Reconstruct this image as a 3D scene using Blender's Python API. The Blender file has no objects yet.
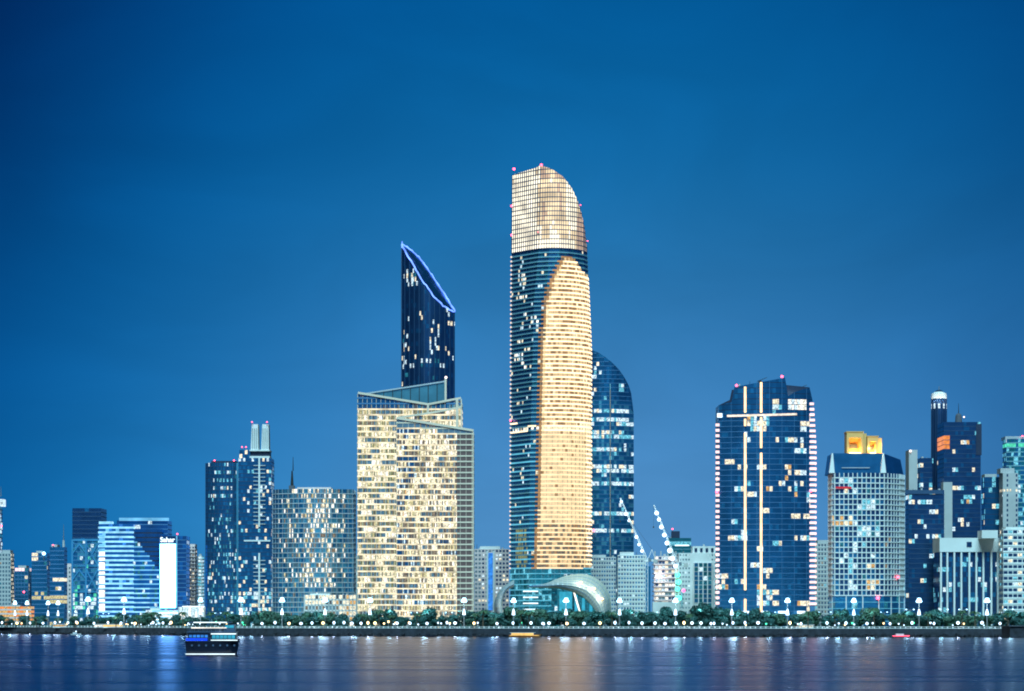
import bpy, math, random
from mathutils import Vector
R = random.Random(7)
SC = bpy.context.scene
COL = SC.collection
F = 2400.0; CAMH = 9.0; HY = 621.6; G = 4.6

def WX(px, Y): return (px-512)*Y/F
def WZ(py, Y): return CAMH+(HY-py)*Y/F
def PXof(x, Y): return 512+x*F/Y
def PYof(z, Y): return HY-(z-CAMH)*F/Y
def interp(v, xs, ys):
    if v <= xs[0]: return ys[0]
    for i in range(1, len(xs)):
        if v <= xs[i]:
            t = (v-xs[i-1])/(xs[i]-xs[i-1]); return ys[i-1]*(1-t)+ys[i]*t
    return ys[-1]
def lin(c):
    return tuple(((v/255)/12.92 if v/255 <= 0.04045 else ((v/255+0.055)/1.055)**2.4) for v in c)

# ------------------------------------------------------------------ materials
M = {}
def nodes(name):
    m = bpy.data.materials.new(name); m.use_nodes = True
    return m, m.node_tree.nodes, m.node_tree.links, m.node_tree.nodes['Principled BSDF']
def mat(name, col, rough=0.6, metal=0.0, noise=0.15, scale=0.3, bump=0.0, detail=4):
    m, N, L, P = nodes(name)
    P.inputs['Roughness'].default_value = rough; P.inputs['Metallic'].default_value = metal
    tc = N.new('ShaderNodeTexCoord'); nz = N.new('ShaderNodeTexNoise'); nz.inputs['Scale'].default_value = scale
    nz.inputs['Detail'].default_value = detail
    L.new(tc.outputs['Object'], nz.inputs['Vector'])
    mp = N.new('ShaderNodeMapRange'); mp.inputs['From Min'].default_value = 0.25; mp.inputs['From Max'].default_value = 0.75
    mp.inputs['To Min'].default_value = 1-noise; mp.inputs['To Max'].default_value = 1+noise
    L.new(nz.outputs['Fac'], mp.inputs['Value'])
    mx = N.new('ShaderNodeVectorMath'); mx.operation = 'SCALE'; mx.inputs[0].default_value = col
    L.new(mp.outputs['Result'], mx.inputs['Scale']); L.new(mx.outputs['Vector'], P.inputs['Base Color'])
    if bump:
        b = N.new('ShaderNodeBump'); b.inputs['Strength'].default_value = bump; L.new(nz.outputs['Fac'], b.inputs['Height']); L.new(b.outputs['Normal'], P.inputs['Normal'])
    M[name] = m; return m
def emi(name, rgb, s, noise=0.45, scale=0.45, sample=False, base=(0.01, 0.02, 0.03)):
    """something that gives off light: a lit room behind glass, a lamp, a light strip, or a floodlit face given its own glow"""
    m, N, L, P = nodes(name)
    P.inputs['Base Color'].default_value = (*base, 1); P.inputs['Roughness'].default_value = 0.25
    P.inputs['Emission Color'].default_value = (*lin(rgb), 1)
    if noise:
        tc = N.new('ShaderNodeTexCoord'); nz = N.new('ShaderNodeTexNoise'); nz.inputs['Scale'].default_value = scale
        nz.inputs['Detail'].default_value = 3
        L.new(tc.outputs['Object'], nz.inputs['Vector'])
        mp = N.new('ShaderNodeMapRange'); mp.inputs['From Min'].default_value = 0.3; mp.inputs['From Max'].default_value = 0.7
        mp.inputs['To Min'].default_value = s*(1-noise); mp.inputs['To Max'].default_value = s*(1+noise)
        L.new(nz.outputs['Fac'], mp.inputs['Value']); L.new(mp.outputs['Result'], P.inputs['Emission Strength'])
    else: P.inputs['Emission Strength'].default_value = s
    if not sample: m.cycles.emission_sampling = 'NONE'
    M[name] = m; return m
# glass (dark panes that mirror the dusk)
for nm, c, r in (('glass_navy', (.03, .20, .42), .3), ('glass_blue', (.04, .30, .58), .3), ('glass_blue_pale', (.16, .55, .75), .35),
                 ('glass_teal', (.05, .36, .44), .3), ('glass_deep', (.04, .13, .30), .3), ('glass_grey', (.34, .45, .52), .35),
                 ('glass_brown', (.60, .52, .50), .4), ('glass_screen', (.20, .50, .58), .3)):
    mat(nm, c, r, 0.85, 0.2, 0.12)
# walls
mat('concrete_pale', (.80, .80, .78), .85, 0, .10, .08)
mat('concrete_grey', (.50, .50, .50), .85, 0, .12, .08)
mat('concrete_pink', (.80, .62, .60), .85, 0, .10, .08)
mat('concrete_dark', (.10, .11, .14), .8, 0, .15, .08)
mat('cladding_navy', (.03, .045, .09), .45, .3, .15, .08)
mat('steel_pale', (.62, .64, .66), .4, .4, .08, .1)
mat('slab_teal', (.20, .42, .50), .45, .2, .1, .1)
mat('slab_blue', (.08, .22, .42), .45, .2, .1, .1)
mat('slab_dark', (.03, .08, .17), .5, .2, .1, .1)
mat('brown_pane', (.17, .095, .09), .4, 0, .2, .1)
mat('white_frame', (.88, .68, .52), .5, 0, .05, .1)
mat('canopy_shell', (.50, .52, .44), .55, .0, .06, .08)
mat('stone', (.028, .032, .045), .95, 0, .5, .35, .8)
mat('rock', (.018, .021, .03), .95, 0, .6, .6, 1.0)
mat('paving', (.30, .29, .28), .9, 0, .15, .5)
mat('asphalt', (.05, .05, .052), .9, 0, .2, .5)
mat('land', (.06, .075, .05), .95, 0, .3, .02)
mat('balustrade_white', (.80, .80, .80), .5, 0, .05, .5)
mat('bark', (.10, .075, .05), .9, 0, .3, 2)
mat('leaf', (.018, .092, .085), .6, 0, .45, .35)
mat('leaf_pale', (.045, .125, .085), .6, 0, .4, .35)
mat('frond', (.045, .11, .05), .55, 0, .3, .5)
mat('pole_metal', (.35, .36, .37), .45, .6, .1, 1)
mat('dark_metal', (.05, .055, .06), .5, .6, .1, 1)
mat('crane_paint', (.85, .86, .85), .45, .1, .1, 1)
mat('hull_dark', (.010, .014, .03), .3, 0, .2, .5)
mat('hull_white', (.70, .70, .72), .35, 0, .05, .5)
mat('ferry_paint', (.07, .11, .19), .4, 0, .1, .5)
mat('boat_wood', (.25, .12, .05), .5, 0, .3, 1)
mat('crown_gold_wall', (.80, .48, .16), .6, 0, .08, .3)
# lit rooms, and floodlit faces that are given a glow
emi('lit_cream', (255, 242, 208), 1.0, .75, .8); emi('lit_yellow', (240, 226, 165), .72, .7, .8); emi('lit_olive', (176, 180, 122), .5, .6, .8)
emi('lit_white', (255, 250, 235), 1.25, .75, .8); emi('lit_dimwarm', (190, 170, 140), .4, .7, .8); emi('lit_orange', (255, 200, 120), .7, .75, .8)
emi('lit_amber', (255, 150, 60), .9)
emi('lit_cyan', (120, 220, 245), .75, .8, .8); emi('lit_teal', (50, 160, 190), .38, .7, .8); emi('lit_ice', (215, 243, 255), 1.0, .85, .8)
emi('lit_green', (90, 235, 190), .9); emi('lit_blue', (60, 150, 255), .8); emi('lit_greyroom', (120, 120, 125), .35)
emi('gold_wash_pane', (244, 208, 152), .92, .25, .5); emi('gold_wash_pane_dim', (222, 172, 112), .55, .35, .5); emi('gold_wash_pane_hot', (255, 236, 190), 1.1, .3, .5)  # gold panes: floodlight on the curved front, put in as glow
emi('gold_wash_low', (248, 218, 166), 1.0, .25, .4); emi('gold_wash_soft', (254, 224, 174), 1.4, .15, .1); emi('gold_wash_edge', (215, 165, 105), .7, .3, .1); emi('gold_band', (255, 228, 180), 2.1, .15, .1)  # floodlit louvres glow by themselves, dimmer along the border
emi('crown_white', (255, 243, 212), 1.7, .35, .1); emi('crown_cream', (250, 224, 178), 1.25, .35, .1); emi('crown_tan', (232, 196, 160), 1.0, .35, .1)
emi('office_band', (255, 240, 200), 1.05, .55, .12)
emi('blue_band', (120, 205, 255), .95, .3, .1); emi('blue_band_white', (150, 222, 255), 1.25, .3, .2); emi('blue_glow', (0, 110, 215), .5, .3, .1)  # blue floodlight on the banded office, put in as glow of bands and panes
emi('blue_wash', (0, 78, 165), .5, .3, .1); emi('cyan_line', (110, 215, 245), .75, .2, .1)  # the dim blue is floodlight wash on unlit panes, put in as glow
emi('truss_light', (60, 165, 235), .55, .2, .1)
emi('screen_white', (110, 185, 255), 9, .04, .05, True)
emi('sign_white', (225, 250, 255), 2.2, 0)
emi('neon_blue', (105, 145, 255), 2.4, .45, .15)
emi('strip_warm', (255, 205, 140), 3.0, .2, .2)
emi('strip_soft', (255, 238, 215), 1.25, .3, .3)
emi('edge_pink', (255, 212, 208), 1.7, .15, .2)
emi('white_strip', (225, 248, 255), 1.9, .2, .2)
emi('beacon_red', (255, 80, 105), 7.0, 0)
emi('beacon_white', (255, 240, 235), 2.5, 0)
emi('red_glow', (225, 50, 60), .8, .3, .4)
emi('corner_stud', (255, 225, 205), 1.3, 0)
emi('lamp_white', (200, 230, 255), 3.2, 0)
emi('lamp_cyan', (170, 225, 255), 4.5, 0)
emi('lamp_warm', (255, 215, 150), 5, 0)
emi('lamp_green', (80, 255, 190), 2.6, 0)
emi('lamp_pink', (255, 120, 190), 1.8, 0)
emi('blue_neon', (20, 70, 255), 1.3, .1, .3)
emi('panel_teal', (60, 190, 225), .8, .2, .3)
emi('warm_panel', (255, 205, 110), 1.4, .3, .4)
emi('lit_soffit', (255, 248, 235), 1.6, .3, .2)

# ------------------------------------------------------------------ mesh helpers
class MB:
    def __init__(s): s.v = []; s.f = []; s.m = []; s.mats = []
    def mi(s, k):
        if k not in s.mats: s.mats.append(k)
        return s.mats.index(k)
    def quad(s, a, b, c, d, k):
        n = len(s.v); s.v += [a, b, c, d]; s.f.append((n, n+1, n+2, n+3)); s.m.append(s.mi(k))
    def poly(s, pts, k):
        n = len(s.v); s.v += list(pts); s.f.append(tuple(range(n, n+len(pts)))); s.m.append(s.mi(k))
    def hexa(s, p, k):
        n = len(s.v); s.v += list(p)
        for f in ((0, 3, 2, 1), (4, 5, 6, 7), (0, 1, 5, 4), (1, 2, 6, 5), (2, 3, 7, 6), (3, 0, 4, 7)):
            s.f.append(tuple(n+i for i in f)); s.m.append(s.mi(k))
    def box(s, x0, x1, y0, y1, z0, z1, k):
        s.hexa([(x0, y0, z0), (x1, y0, z0), (x1, y1, z0), (x0, y1, z0), (x0, y0, z1), (x1, y0, z1), (x1, y1, z1), (x0, y1, z1)], k)
    def bar(s, a, b, w, k, w2=None):
        a = Vector(a); b = Vector(b); d = (b-a)
        if d.length < 1e-6: return
        d.normalize(); u = d.cross(Vector((0, 0, 1)))
        if u.length < .01: u = Vector((1, 0, 0))
        u.normalize(); v = d.cross(u); w2 = w if w2 is None else w2
        P = []
        for p, r in ((a, w/2), (b, w2/2)):
            P += [tuple(p-u*r-v*r), tuple(p+u*r-v*r), tuple(p+u*r+v*r), tuple(p-u*r+v*r)]
        s.hexa(P, k)
    def cyl(s, x, y, z0, z1, r0, r1, k, n=8):
        b = len(s.v)
        for z, r in ((z0, r0), (z1, r1)):
            for i in range(n):
                a = 2*math.pi*i/n; s.v.append((x+r*math.cos(a), y+r*math.sin(a), z))
        for i in range(n):
            j = (i+1) % n; s.f.append((b+i, b+j, b+n+j, b+n+i)); s.m.append(s.mi(k))
        s.f.append(tuple(b+n+i for i in range(n))); s.m.append(s.mi(k))
        s.f.append(tuple(b+n-1-i for i in range(n))); s.m.append(s.mi(k))
    def ball(s, x, y, z, r, k, nu=8, nv=5, sz=1.0):
        b = len(s.v)
        for j in range(nv+1):
            t = math.pi*j/nv
            for i in range(nu):
                a = 2*math.pi*i/nu; s.v.append((x+r*math.sin(t)*math.cos(a), y+r*math.sin(t)*math.sin(a), z+r*sz*math.cos(t)))
        for j in range(nv):
            for i in range(nu):
                q = (i+1) % nu
                s.f.append((b+j*nu+i, b+(j+1)*nu+i, b+(j+1)*nu+q, b+j*nu+q)); s.m.append(s.mi(k))
    def mesh(s, name):
        me = bpy.data.meshes.new(name); me.from_pydata(s.v, [], s.f)
        for k in s.mats: me.materials.append(M[k])
        me.polygons.foreach_set('material_index', s.m); me.update(); return me
    def build(s, name, parent=None, loc=None):
        if not s.f: return None
        o = bpy.data.objects.new(name, s.mesh(name)); COL.objects.link(o)
        if parent: o.parent = parent
        if loc: o.location = loc
        return o
def tag(o, label=None, cat=None, group=None, kind=None):
    if label: o['label'] = label
    if cat: o['category'] = cat
    if group: o['group'] = group
    if kind: o['kind'] = kind
    return o
def thing(name, loc, label, cat, group=None):
    o = bpy.data.objects.new(name, None); COL.objects.link(o); o.location = loc; o.empty_display_size = 2
    return tag(o, label, cat, group)
def copy_tree(o, parent=None):
    c = o.copy(); COL.objects.link(c)
    if parent: c.parent = parent
    for ch in o.children: copy_tree(ch, c)
    return c
def point_light(name, loc, power, col, r=0.5, parent=None):
    l = bpy.data.lights.new(name, 'POINT'); l.energy = power; l.color = col; l.shadow_soft_size = r
    o = bpy.data.objects.new(name, l); COL.objects.link(o); o.location = loc
    if parent: o.parent = parent
    return o

def rect(x0, x1, y0, y1, bow=0, n=6, chL=0, chR=0):
    """plan, counter-clockwise from the front left; bow pushes the front towards the viewer"""
    pts = []
    if chL: pts += [(x0, y0+chL)]
    for i in range(n+1):
        if bow == 0 and 0 < i < n: continue
        t = i/n; pts.append((x0+chL*.8+(x1-x0-(chL+chR)*.8)*t, y0-bow*4*t*(1-t)))
    if chR: pts += [(x1, y0+chR)]
    pts += [(x1, y1), (x0, y1)]
    return pts
def ellipse(cx, cy, a, b, n=28, ph=0):
    return [(cx+a*math.cos(2*math.pi*i/n-math.pi/2+ph), cy+b*math.sin(2*math.pi*i/n-math.pi/2+ph)) for i in range(n)]

class Tower:
    def __init__(s, name, label, cat, px, Y, group=None, ground=G):
        s.Y = Y; s.cx = WX(px, Y); s.g = ground
        s.root = thing(name, (s.cx, Y, ground), label, cat, group)
        s.r = random.Random(int(px*7+Y))
    def x(s, px, dy=0): return WX(px, s.Y+dy)-s.cx
    def z(s, py, dy=0): return WZ(py, s.Y+dy)-s.g
    def pp(s, p):
        Y = s.Y+p[1]; return PXof(p[0]+s.cx, Y), PYof(p[2]+s.g, Y)
    def shell(s, plan, z0, z1, fh, bay, fn, body='cladding_navy', ztop=None, warp=None, levels=1, body_name='tower_body',
              band=None, band_fn=None, mull=None, mull_k=None, mull_every=1, single=None, strip_name='window_band', roof=None, zoff=0.0, frame_name='mullion_frame', band_name='floor_band'):
        """plan extruded to z1 (or cut by ztop) with one strip of glass per floor, slab edges and mullions standing proud of it.
        single=(wfrac,hfrac): punched windows instead of strips"""
        W = warp or (lambda x, y, z: (x, y, z))
        ZT = ztop or (lambda x, y: z1)
        Q = []; back = []
        n = len(plan)
        for i in range(n):
            a = plan[i]; b = plan[(i+1) % n]; dx, dy = b[0]-a[0], b[1]-a[1]; L = math.hypot(dx, dy)
            k = max(1, round(L/bay)); bk = (-dx/L) > .25
            for j in range(k): Q.append((a[0]+dx*j/k, a[1]+dy*j/k)); back.append(bk)
        m = len(Q); nor = []
        for i in range(m):
            p, q, r_ = Q[i-1], Q[i], Q[(i+1) % m]
            d1 = Vector((q[0]-p[0], q[1]-p[1])).normalized(); d2 = Vector((r_[0]-q[0], r_[1]-q[1])).normalized()
            n1 = Vector((d1.y, -d1.x)); n2 = Vector((d2.y, -d2.x)); t = (n1+n2)
            if t.length < .1: t = n1
            t.normalize(); nor.append(t/max(.5, t.dot(n1)))
        def P(i, off, z): 
            i %= m; x = Q[i][0]+nor[i].x*off; y = Q[i][1]+nor[i].y*off
            return W(x, y, z)
        def zt(i):
            i %= m; return ZT(Q[i][0], Q[i][1])
        # body: ring levels
        B = MB(); zs = [z0+(z1-z0)*l/levels for l in range(levels+1)]
        for l, z in enumerate(zs):
            for i in range(m): B.v.append(P(i, 0, min(z, zt(i)) if l < levels or not ztop else zt(i)))
        km = B.mi(body)
        for l in range(levels):
            for i in range(m):
                j = (i+1) % m; B.f.append((l*m+i, l*m+j, (l+1)*m+j, (l+1)*m+i)); B.m.append(km)
        rk = B.mi(roof or body)
        if ztop:   # roof as strips between mirrored ring points keeps a curved cut clean
            c = W(sum(q[0] for q in Q)/m, sum(q[1] for q in Q)/m, 0)
            cz = ZT(sum(q[0] for q in Q)/m, sum(q[1] for q in Q)/m)
            B.v.append((c[0], c[1], cz)); ci = len(B.v)-1
            for i in range(m): B.f.append((levels*m+i, levels*m+(i+1) % m, ci)); B.m.append(rk)
        else: B.f.append(tuple(levels*m+i for i in range(m))); B.m.append(rk)
        bo = B.build(body_name, s.root)
        nf = max(1, int(round((z1-z0)/fh))); fh = (z1-z0)/nf
        bh = band[1] if band else 0.0
        wins = []; bandM = MB()
        for f in range(nf):
            za = z0+f*fh
            if single is None:
                S = MB(); idx = {}
                def vid(i, top):
                    key = (i % m, top)
                    if key not in idx:
                        z = min(za+(fh if top else bh), zt(i)); idx[key] = len(S.v); S.v.append(P(i, .12+zoff, z))
                    return idx[key]
                for i in range(m):
                    if back[i]: continue
                    j = i+1
                    if za+bh >= zt(i)-.05 and za+bh >= zt(j)-.05: continue
                    c = P(i, 0, za+fh*.5); d = P(j, 0, za+fh*.5)
                    px, py = s.pp(((c[0]+d[0])/2, (c[1]+d[1])/2, c[2]))
                    k = fn(px, py, f, i, s.r)
                    if k is None: continue
                    S.f.append((vid(i, 0), vid(j, 0), vid(j, 1), vid(i, 1))); S.m.append(S.mi(k))
                S.build(strip_name, s.root)
            else:
                wf, hf = single
                for i in range(m):
                    if back[i]: continue
                    j = i+1; a = Vector(P(i, .07+zoff, 0)); b = Vector(P(j, .07+zoff, 0))
                    zb = za+fh*(1-hf)*.55; ztp = zb+fh*hf
                    if ztp > min(zt(i), zt(j)): continue
                    px, py = s.pp(((a.x+b.x)/2, (a.y+b.y)/2, za+fh/2))
                    k = fn(px, py, f, i, s.r)
                    if k is None: continue
                    p = a.lerp(b, (1-wf)/2); q = a.lerp(b, (1+wf)/2)
                    wins.append((k, [(p.x, p.y, zb), (q.x, q.y, zb), (q.x, q.y, ztp), (p.x, p.y, ztp)]))
            if band:
                ob, bh_, bk_ = band
                for i in range(m):
                    if back[i]: continue
                    j = i+1
                    if za+bh_ > min(zt(i), zt(j)): continue
                    c = P(i, 0, za); d = P(j, 0, za); px, py = s.pp(((c[0]+d[0])/2, (c[1]+d[1])/2, za))
                    k = band_fn(px, py, f, i, s.r) if band_fn else bk_
                    if k is None: continue
                    a0, a1, b0, b1 = P(i, ob, za), P(i, ob, za+bh_), P(j, ob, za), P(j, ob, za+bh_)
                    c1, d1, c0, d0 = P(i, 0, za+bh_), P(j, 0, za+bh_), P(i, 0, za), P(j, 0, za)
                    bandM.quad(a0, b0, b1, a1, k); bandM.quad(a1, b1, d1, c1, k); bandM.quad(c0, d0, b0, a0, k)
                if nf <= 20: bandM.build(band_name, s.root); bandM = MB()
        bandM.build(band_name, s.root)
        if mull:
            mw, mo, mk = mull; MM = MB()
            for i in range(m):
                if (back[i] and back[i-1]) or i % mull_every: continue
                t = Vector((nor[i].y, -nor[i].x)); zt_ = min(z1, zt(i))
                if zt_ <= z0+1: continue
                nl = levels
                ring = []
                for l in range(nl+1):
                    z = z0+(zt_-z0)*l/nl; a = Vector(P(i, 0, z)); b = Vector(P(i, mo, z)); tx = Vector((-t.x, -t.y, 0))*mw/2
                    ring.append([tuple(a-tx), tuple(b-tx), tuple(b+tx), tuple(a+tx)])
                for l in range(nl):
                    r0, r1 = ring[l], ring[l+1]
                    for q in range(3): MM.quad(r0[q], r0[q+1], r1[q+1], r1[q], mk)
            MM.build(frame_name, s.root)
        if wins:
            s.singles(wins)
        return bo
    def singles(s, wins, name='window', cap=100):
        lit = [w for w in wins if w[0].startswith('lit')]; dark = [w for w in wins if not w[0].startswith('lit')]
        s.r.shuffle(lit); s.r.shuffle(dark)
        allw = lit+dark
        for k, q in allw[:cap]:
            b = MB(); b.quad(*q, k); b.build(name, s.root)
        if len(allw) > cap:
            b = MB()
            for k, q in allw[cap:]: b.quad(*q, k)
            o = b.build(name, s.root); o['kind'] = 'stuff'
    def part(s, mb, name): return mb.build(name, s.root)
    def beacon(s, px, py, r=.8, k='beacon_red', dy=0, name='beacon'):
        r *= .72; b = MB(); b.ball(s.x(px, dy), dy, s.z(py, dy), r, k, 8, 5); b.cyl(s.x(px, dy), dy, s.z(py, dy)-r-1.2, s.z(py, dy)-r*.6, .2, .2, 'dark_metal', 5); s.part(b, name)

def mix(r, *opts):
    t = r.random(); a = 0
    for p, k in opts:
        a += p
        if t < a: return k
    return opts[-1][1]
def cl(px, f_, sd, w=9):
    return random.Random(int((px+f_*3.7)/w)*7919+f_*104729+sd).random()
def mixc(d, px, f_, sd, r, lit, rest, w=9):
    if d > 0 and cl(px, f_, sd, w) < d*1.5 and r.random() < .72: return mix(r, *lit)
    return mix(r, *rest)
def rows(seed, n=200, p=.2):
    q = random.Random(seed); return [q.random() < p for _ in range(n)]

exec_buildings = []
# ------------------------------------------------------------------ towers of the left shore
def simple_tower(name, label, cat, x0, x1, ytop, Y, depth, fpx, bpx, fn, body, band=None, band_fn=None, mull=None, single=None,
                 bow=0, ch=(0, 0), ybase=618, group=None, T=None, mull_every=1, y0=0, ztop=None, roof=None, n=6, body_name='tower_body'):
    t = T or Tower(name, label, cat, (x0+x1)/2, Y, group)
    s = Y/F; depth = min(depth, 15)
    if x0 > 600: x0 = 512+(x0-512)*(Y+depth)/Y   # the left flank of a block right of the centre is seen
    if x1 < 420: x1 = 512+(x1-512)*(Y+depth)/Y
    t.shell(rect(t.x(x0, y0), t.x(x1, y0), y0, y0+depth, bow, n, ch[0], ch[1]), 0 if ybase > 615 else t.z(ybase), t.z(ytop), fpx*s, bpx*s, fn, body,
            band=band, band_fn=band_fn, mull=mull, single=single, mull_every=mull_every, ztop=ztop, roof=roof, body_name=body_name)
    clutter(t, max(x0, -3), min(x1, 1026), ytop, y0+3)
    return t
def clutter(t, x0, x1, y, dy=3, seed=0):
    q_ = random.Random(int(x0*13+seed)); s_ = t.Y/F; n_ = max(2, int((x1-x0)/7))
    for i in range(n_):
        px = q_.uniform(x0+1.5, x1-1.5); w_ = q_.uniform(.8, 2.6)*s_; h_ = q_.uniform(.8, 2.2)*s_; z_ = t.z(y, dy); xx = t.x(px, dy); b = MB(); d_ = dy+q_.uniform(0, 6)
        k = q_.random()
        if k < .5: b.box(xx-w_/2, xx+w_/2, d_, d_+3, z_-1, z_+h_, 'concrete_grey'); t.part(b, 'roof_unit')
        elif k < .75: b.cyl(xx, d_+1, z_-1, z_+h_*.8, w_*.4, w_*.4, 'steel_pale', 10); t.part(b, 'water_tank')
        else: b.cyl(xx, d_+1, z_-1, z_+h_*2.4, .25, .1, 'dark_metal', 5); t.part(b, 'antenna')
def parapet(t, x0, x1, y, h, k, depth=14, dy=0, name='roof_plant'):
    b = MB(); b.box(t.x(x0, dy), t.x(x1, dy), dy+1, dy+depth, t.z(y+.01), t.z(y-h), k); return t.part(b, name)

# 1 at the very edge
f = lambda px, py, f_, b, r: mix(r, (.25, 'lit_ice'), (.2, 'lit_teal'), (.1, 'lit_dimwarm'), (1, 'glass_blue'))
t = simple_tower('tower_block', 'slim tower cut off by the left edge, with a pale lit top', 'tower', -14, 2.2, 506, 2250, 26, 4, 3, f, 'concrete_grey', band=(.4, .9, 'slab_blue'))
b = MB(); b.box(t.x(-6), t.x(2.6), 2, 14, t.z(506), t.z(499), 'lit_ice'); t.part(b, 'lit_crown')
b = MB(); b.cyl(t.x(-1), 8, t.z(496), t.z(486), .5, .15, 'pole_metal'); t.part(b, 'antenna')
b = MB(); b.ball(t.x(1.3), -.5, t.z(526), .9, 'beacon_red'); t.part(b, 'beacon')
# 2
f = lambda px, py, f_, b, r: ('lit_cream' if (px > 10.5 and r.random() < .5) else mix(r, (.06, 'lit_dimwarm'), (.06, 'lit_teal'), (1, 'glass_grey')))
t = simple_tower('apartment_block', 'grey purple block at the left edge with lit windows down its right side', 'apartment block', -10, 14.2, 553, 2200, 24, 4, 3, f, 'concrete_grey', single=(.6, .55))
parapet(t, 2, 10, 553, 3, 'concrete_grey')
f = lambda px, py, f_, b, r: mix(r, (.8, 'lit_orange'), (1, 'lit_amber'))
t = simple_tower('low_building', 'low building glowing orange at the foot of the blocks by the left edge', 'building', -4, 34, 606.5, 2130, 14, 4, 4, f, 'concrete_grey', band=(.4, 1.4, 'concrete_pink'))
parapet(t, 4, 20, 606.5, 1.5, 'concrete_grey', 8)
# 3
f = lambda px, py, f_, b, r: ('edge_pink' if py < 572 and r.random() < .7 else mix(r, (.1, 'lit_cream'), (.08, 'lit_teal'), (1, 'glass_blue')))
t = simple_tower('office_block', 'short blue block with a pinkish lit row just under its roof', 'office block', 15, 31, 568, 2260, 22, 4, 3.2, f, 'cladding_navy', band=(.3, .8, 'slab_blue'), mull=(.35, .4, 'slab_blue'))
b = MB(); b.ball(t.x(24), -.6, t.z(592), .9, 'beacon_red'); t.part(b, 'beacon'); parapet(t, 18, 26, 568, 2.5, 'concrete_grey')
# 4
rw = rows(3, p=.2)
f = lambda px, py, f_, b, r: ('lit_cream' if (555 < py < 563 and px < 37) else 'lit_yellow' if 597 < py < 602.5 and r.random() < .9 else mix(r, (.05, 'lit_teal'), (.04, 'lit_yellow'), (1, 'glass_blue')))
t = simple_tower('office_block', 'dark blue block with warm top left windows and a bright white lamp on its roof', 'office block', 32, 50, 553, 2240, 24, 4.4, 3, f, 'cladding_navy', band=(.3, .9, 'slab_blue'))
b = MB(); b.ball(t.x(44), -1, t.z(553.5), 1.7, 'lamp_cyan'); b.cyl(t.x(44), -1, t.z(560), t.z(555), .3, .3, 'pole_metal'); t.part(b, 'roof_lamp')
parapet(t, 36, 42, 553, 2.2, 'concrete_grey')
f = lambda px, py, f_, b, r: ('lit_cream' if 577.5 < py < 582 and px > 54 else 'lit_yellow' if 597 < py < 602.5 else 'lit_white' if 588 < py < 592 and 57 < px < 60 else mix(r, (.04, 'lit_teal'), (.02, 'lit_yellow'), (1, 'glass_blue')))
t = simple_tower('office_block', 'dark blue block with a tall mast and two warm lit floors, at the left', 'office block', 50, 67, 547, 2200, 24, 4.4, 3, f, 'cladding_navy', band=(.3, .9, 'slab_blue'))
b = MB(); b.cyl(t.x(62), 8, t.z(547), t.z(540), 1.2, .9, 'concrete_grey'); b.cyl(t.x(62), 8, t.z(540), t.z(524), .45, .15, 'pole_metal'); t.part(b, 'antenna')
parapet(t, 51, 57, 547, 2.5, 'concrete_grey'); t.beacon(53, 545)
# 4c
f = lambda px, py, f_, b, r: mix(r, (.04, 'lit_dimwarm'), (1, 'glass_grey'))
t = simple_tower('apartment_block', 'narrow plain purple grey block behind the truss lit tower', 'apartment block', 65, 74, 566, 2330, 20, 4.4, 3.2, f, 'concrete_pink', single=(.5, .45))
parapet(t, 67, 71, 566, 2.5, 'concrete_pink')
# 5 truss tower
Y = 2200; t = Tower('truss_tower', 'dark topped tower with blue lit cross bracing on its lower front', 'tower', 86, Y)
s_ = Y/F
f = lambda px, py, f_, b, r: mix(r, (.04, 'glass_blue'), (1, 'glass_deep'))
t.shell(rect(t.x(72.5, 4), t.x(101, 4), 4, 34), t.z(542), t.z(508), 4.2*s_, 4*s_, f, 'cladding_navy', band=(.3, .7, 'slab_dark'), body_name='upper_block', band_name='upper_floor_band', strip_name='upper_window_band')
f = lambda px, py, f_, b, r: mix(r, (.35 if py > 596 else .05, 'lit_ice'), (.08 if py > 592 else .01, 'lit_green'), (.1, 'lit_teal'), (.5, 'glass_blue'), (1, 'glass_blue_pale'))
t.shell(rect(t.x(72), t.x(99), 0, 4.5), 0, t.z(540), 4.2*s_, 2.6*s_, f, 'concrete_grey', band=(.3, .7, 'slab_blue'), body_name='lower_block')
b = MB()
for xx in (72.3, 86, 98.7): b.box(t.x(xx)-.7, t.x(xx)+.7, -1.2, .1, 0, t.z(539.5), 'truss_light')
t.part(b, 'corner_light')
for a, bb in ((540, 566), (566, 592)):
    b = MB(); ym = (a+bb)/2
    b.bar((t.x(73), -1, t.z(ym)), (t.x(79.5), -1, t.z(a+4)), 1.0, 'truss_light'); b.bar((t.x(79.5), -1, t.z(a+4)), (t.x(86), -1, t.z(ym)), 1.0, 'truss_light')
    b.bar((t.x(86), -1, t.z(a+3)), (t.x(98), -1, t.z(bb)), 1.0, 'truss_light'); b.bar((t.x(98), -1, t.z(a+3)), (t.x(86), -1, t.z(bb)), 1.0, 'truss_light')
    b.bar((t.x(73), -1, t.z(bb)), (t.x(98), -1, t.z(bb)), .9, 'truss_light'); t.part(b, 'cross_brace')
b = MB(); b.box(t.x(73), t.x(98.5), -1.2, 3, t.z(541), t.z(538.8), 'truss_light'); t.part(b, 'light_cornice')
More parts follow.
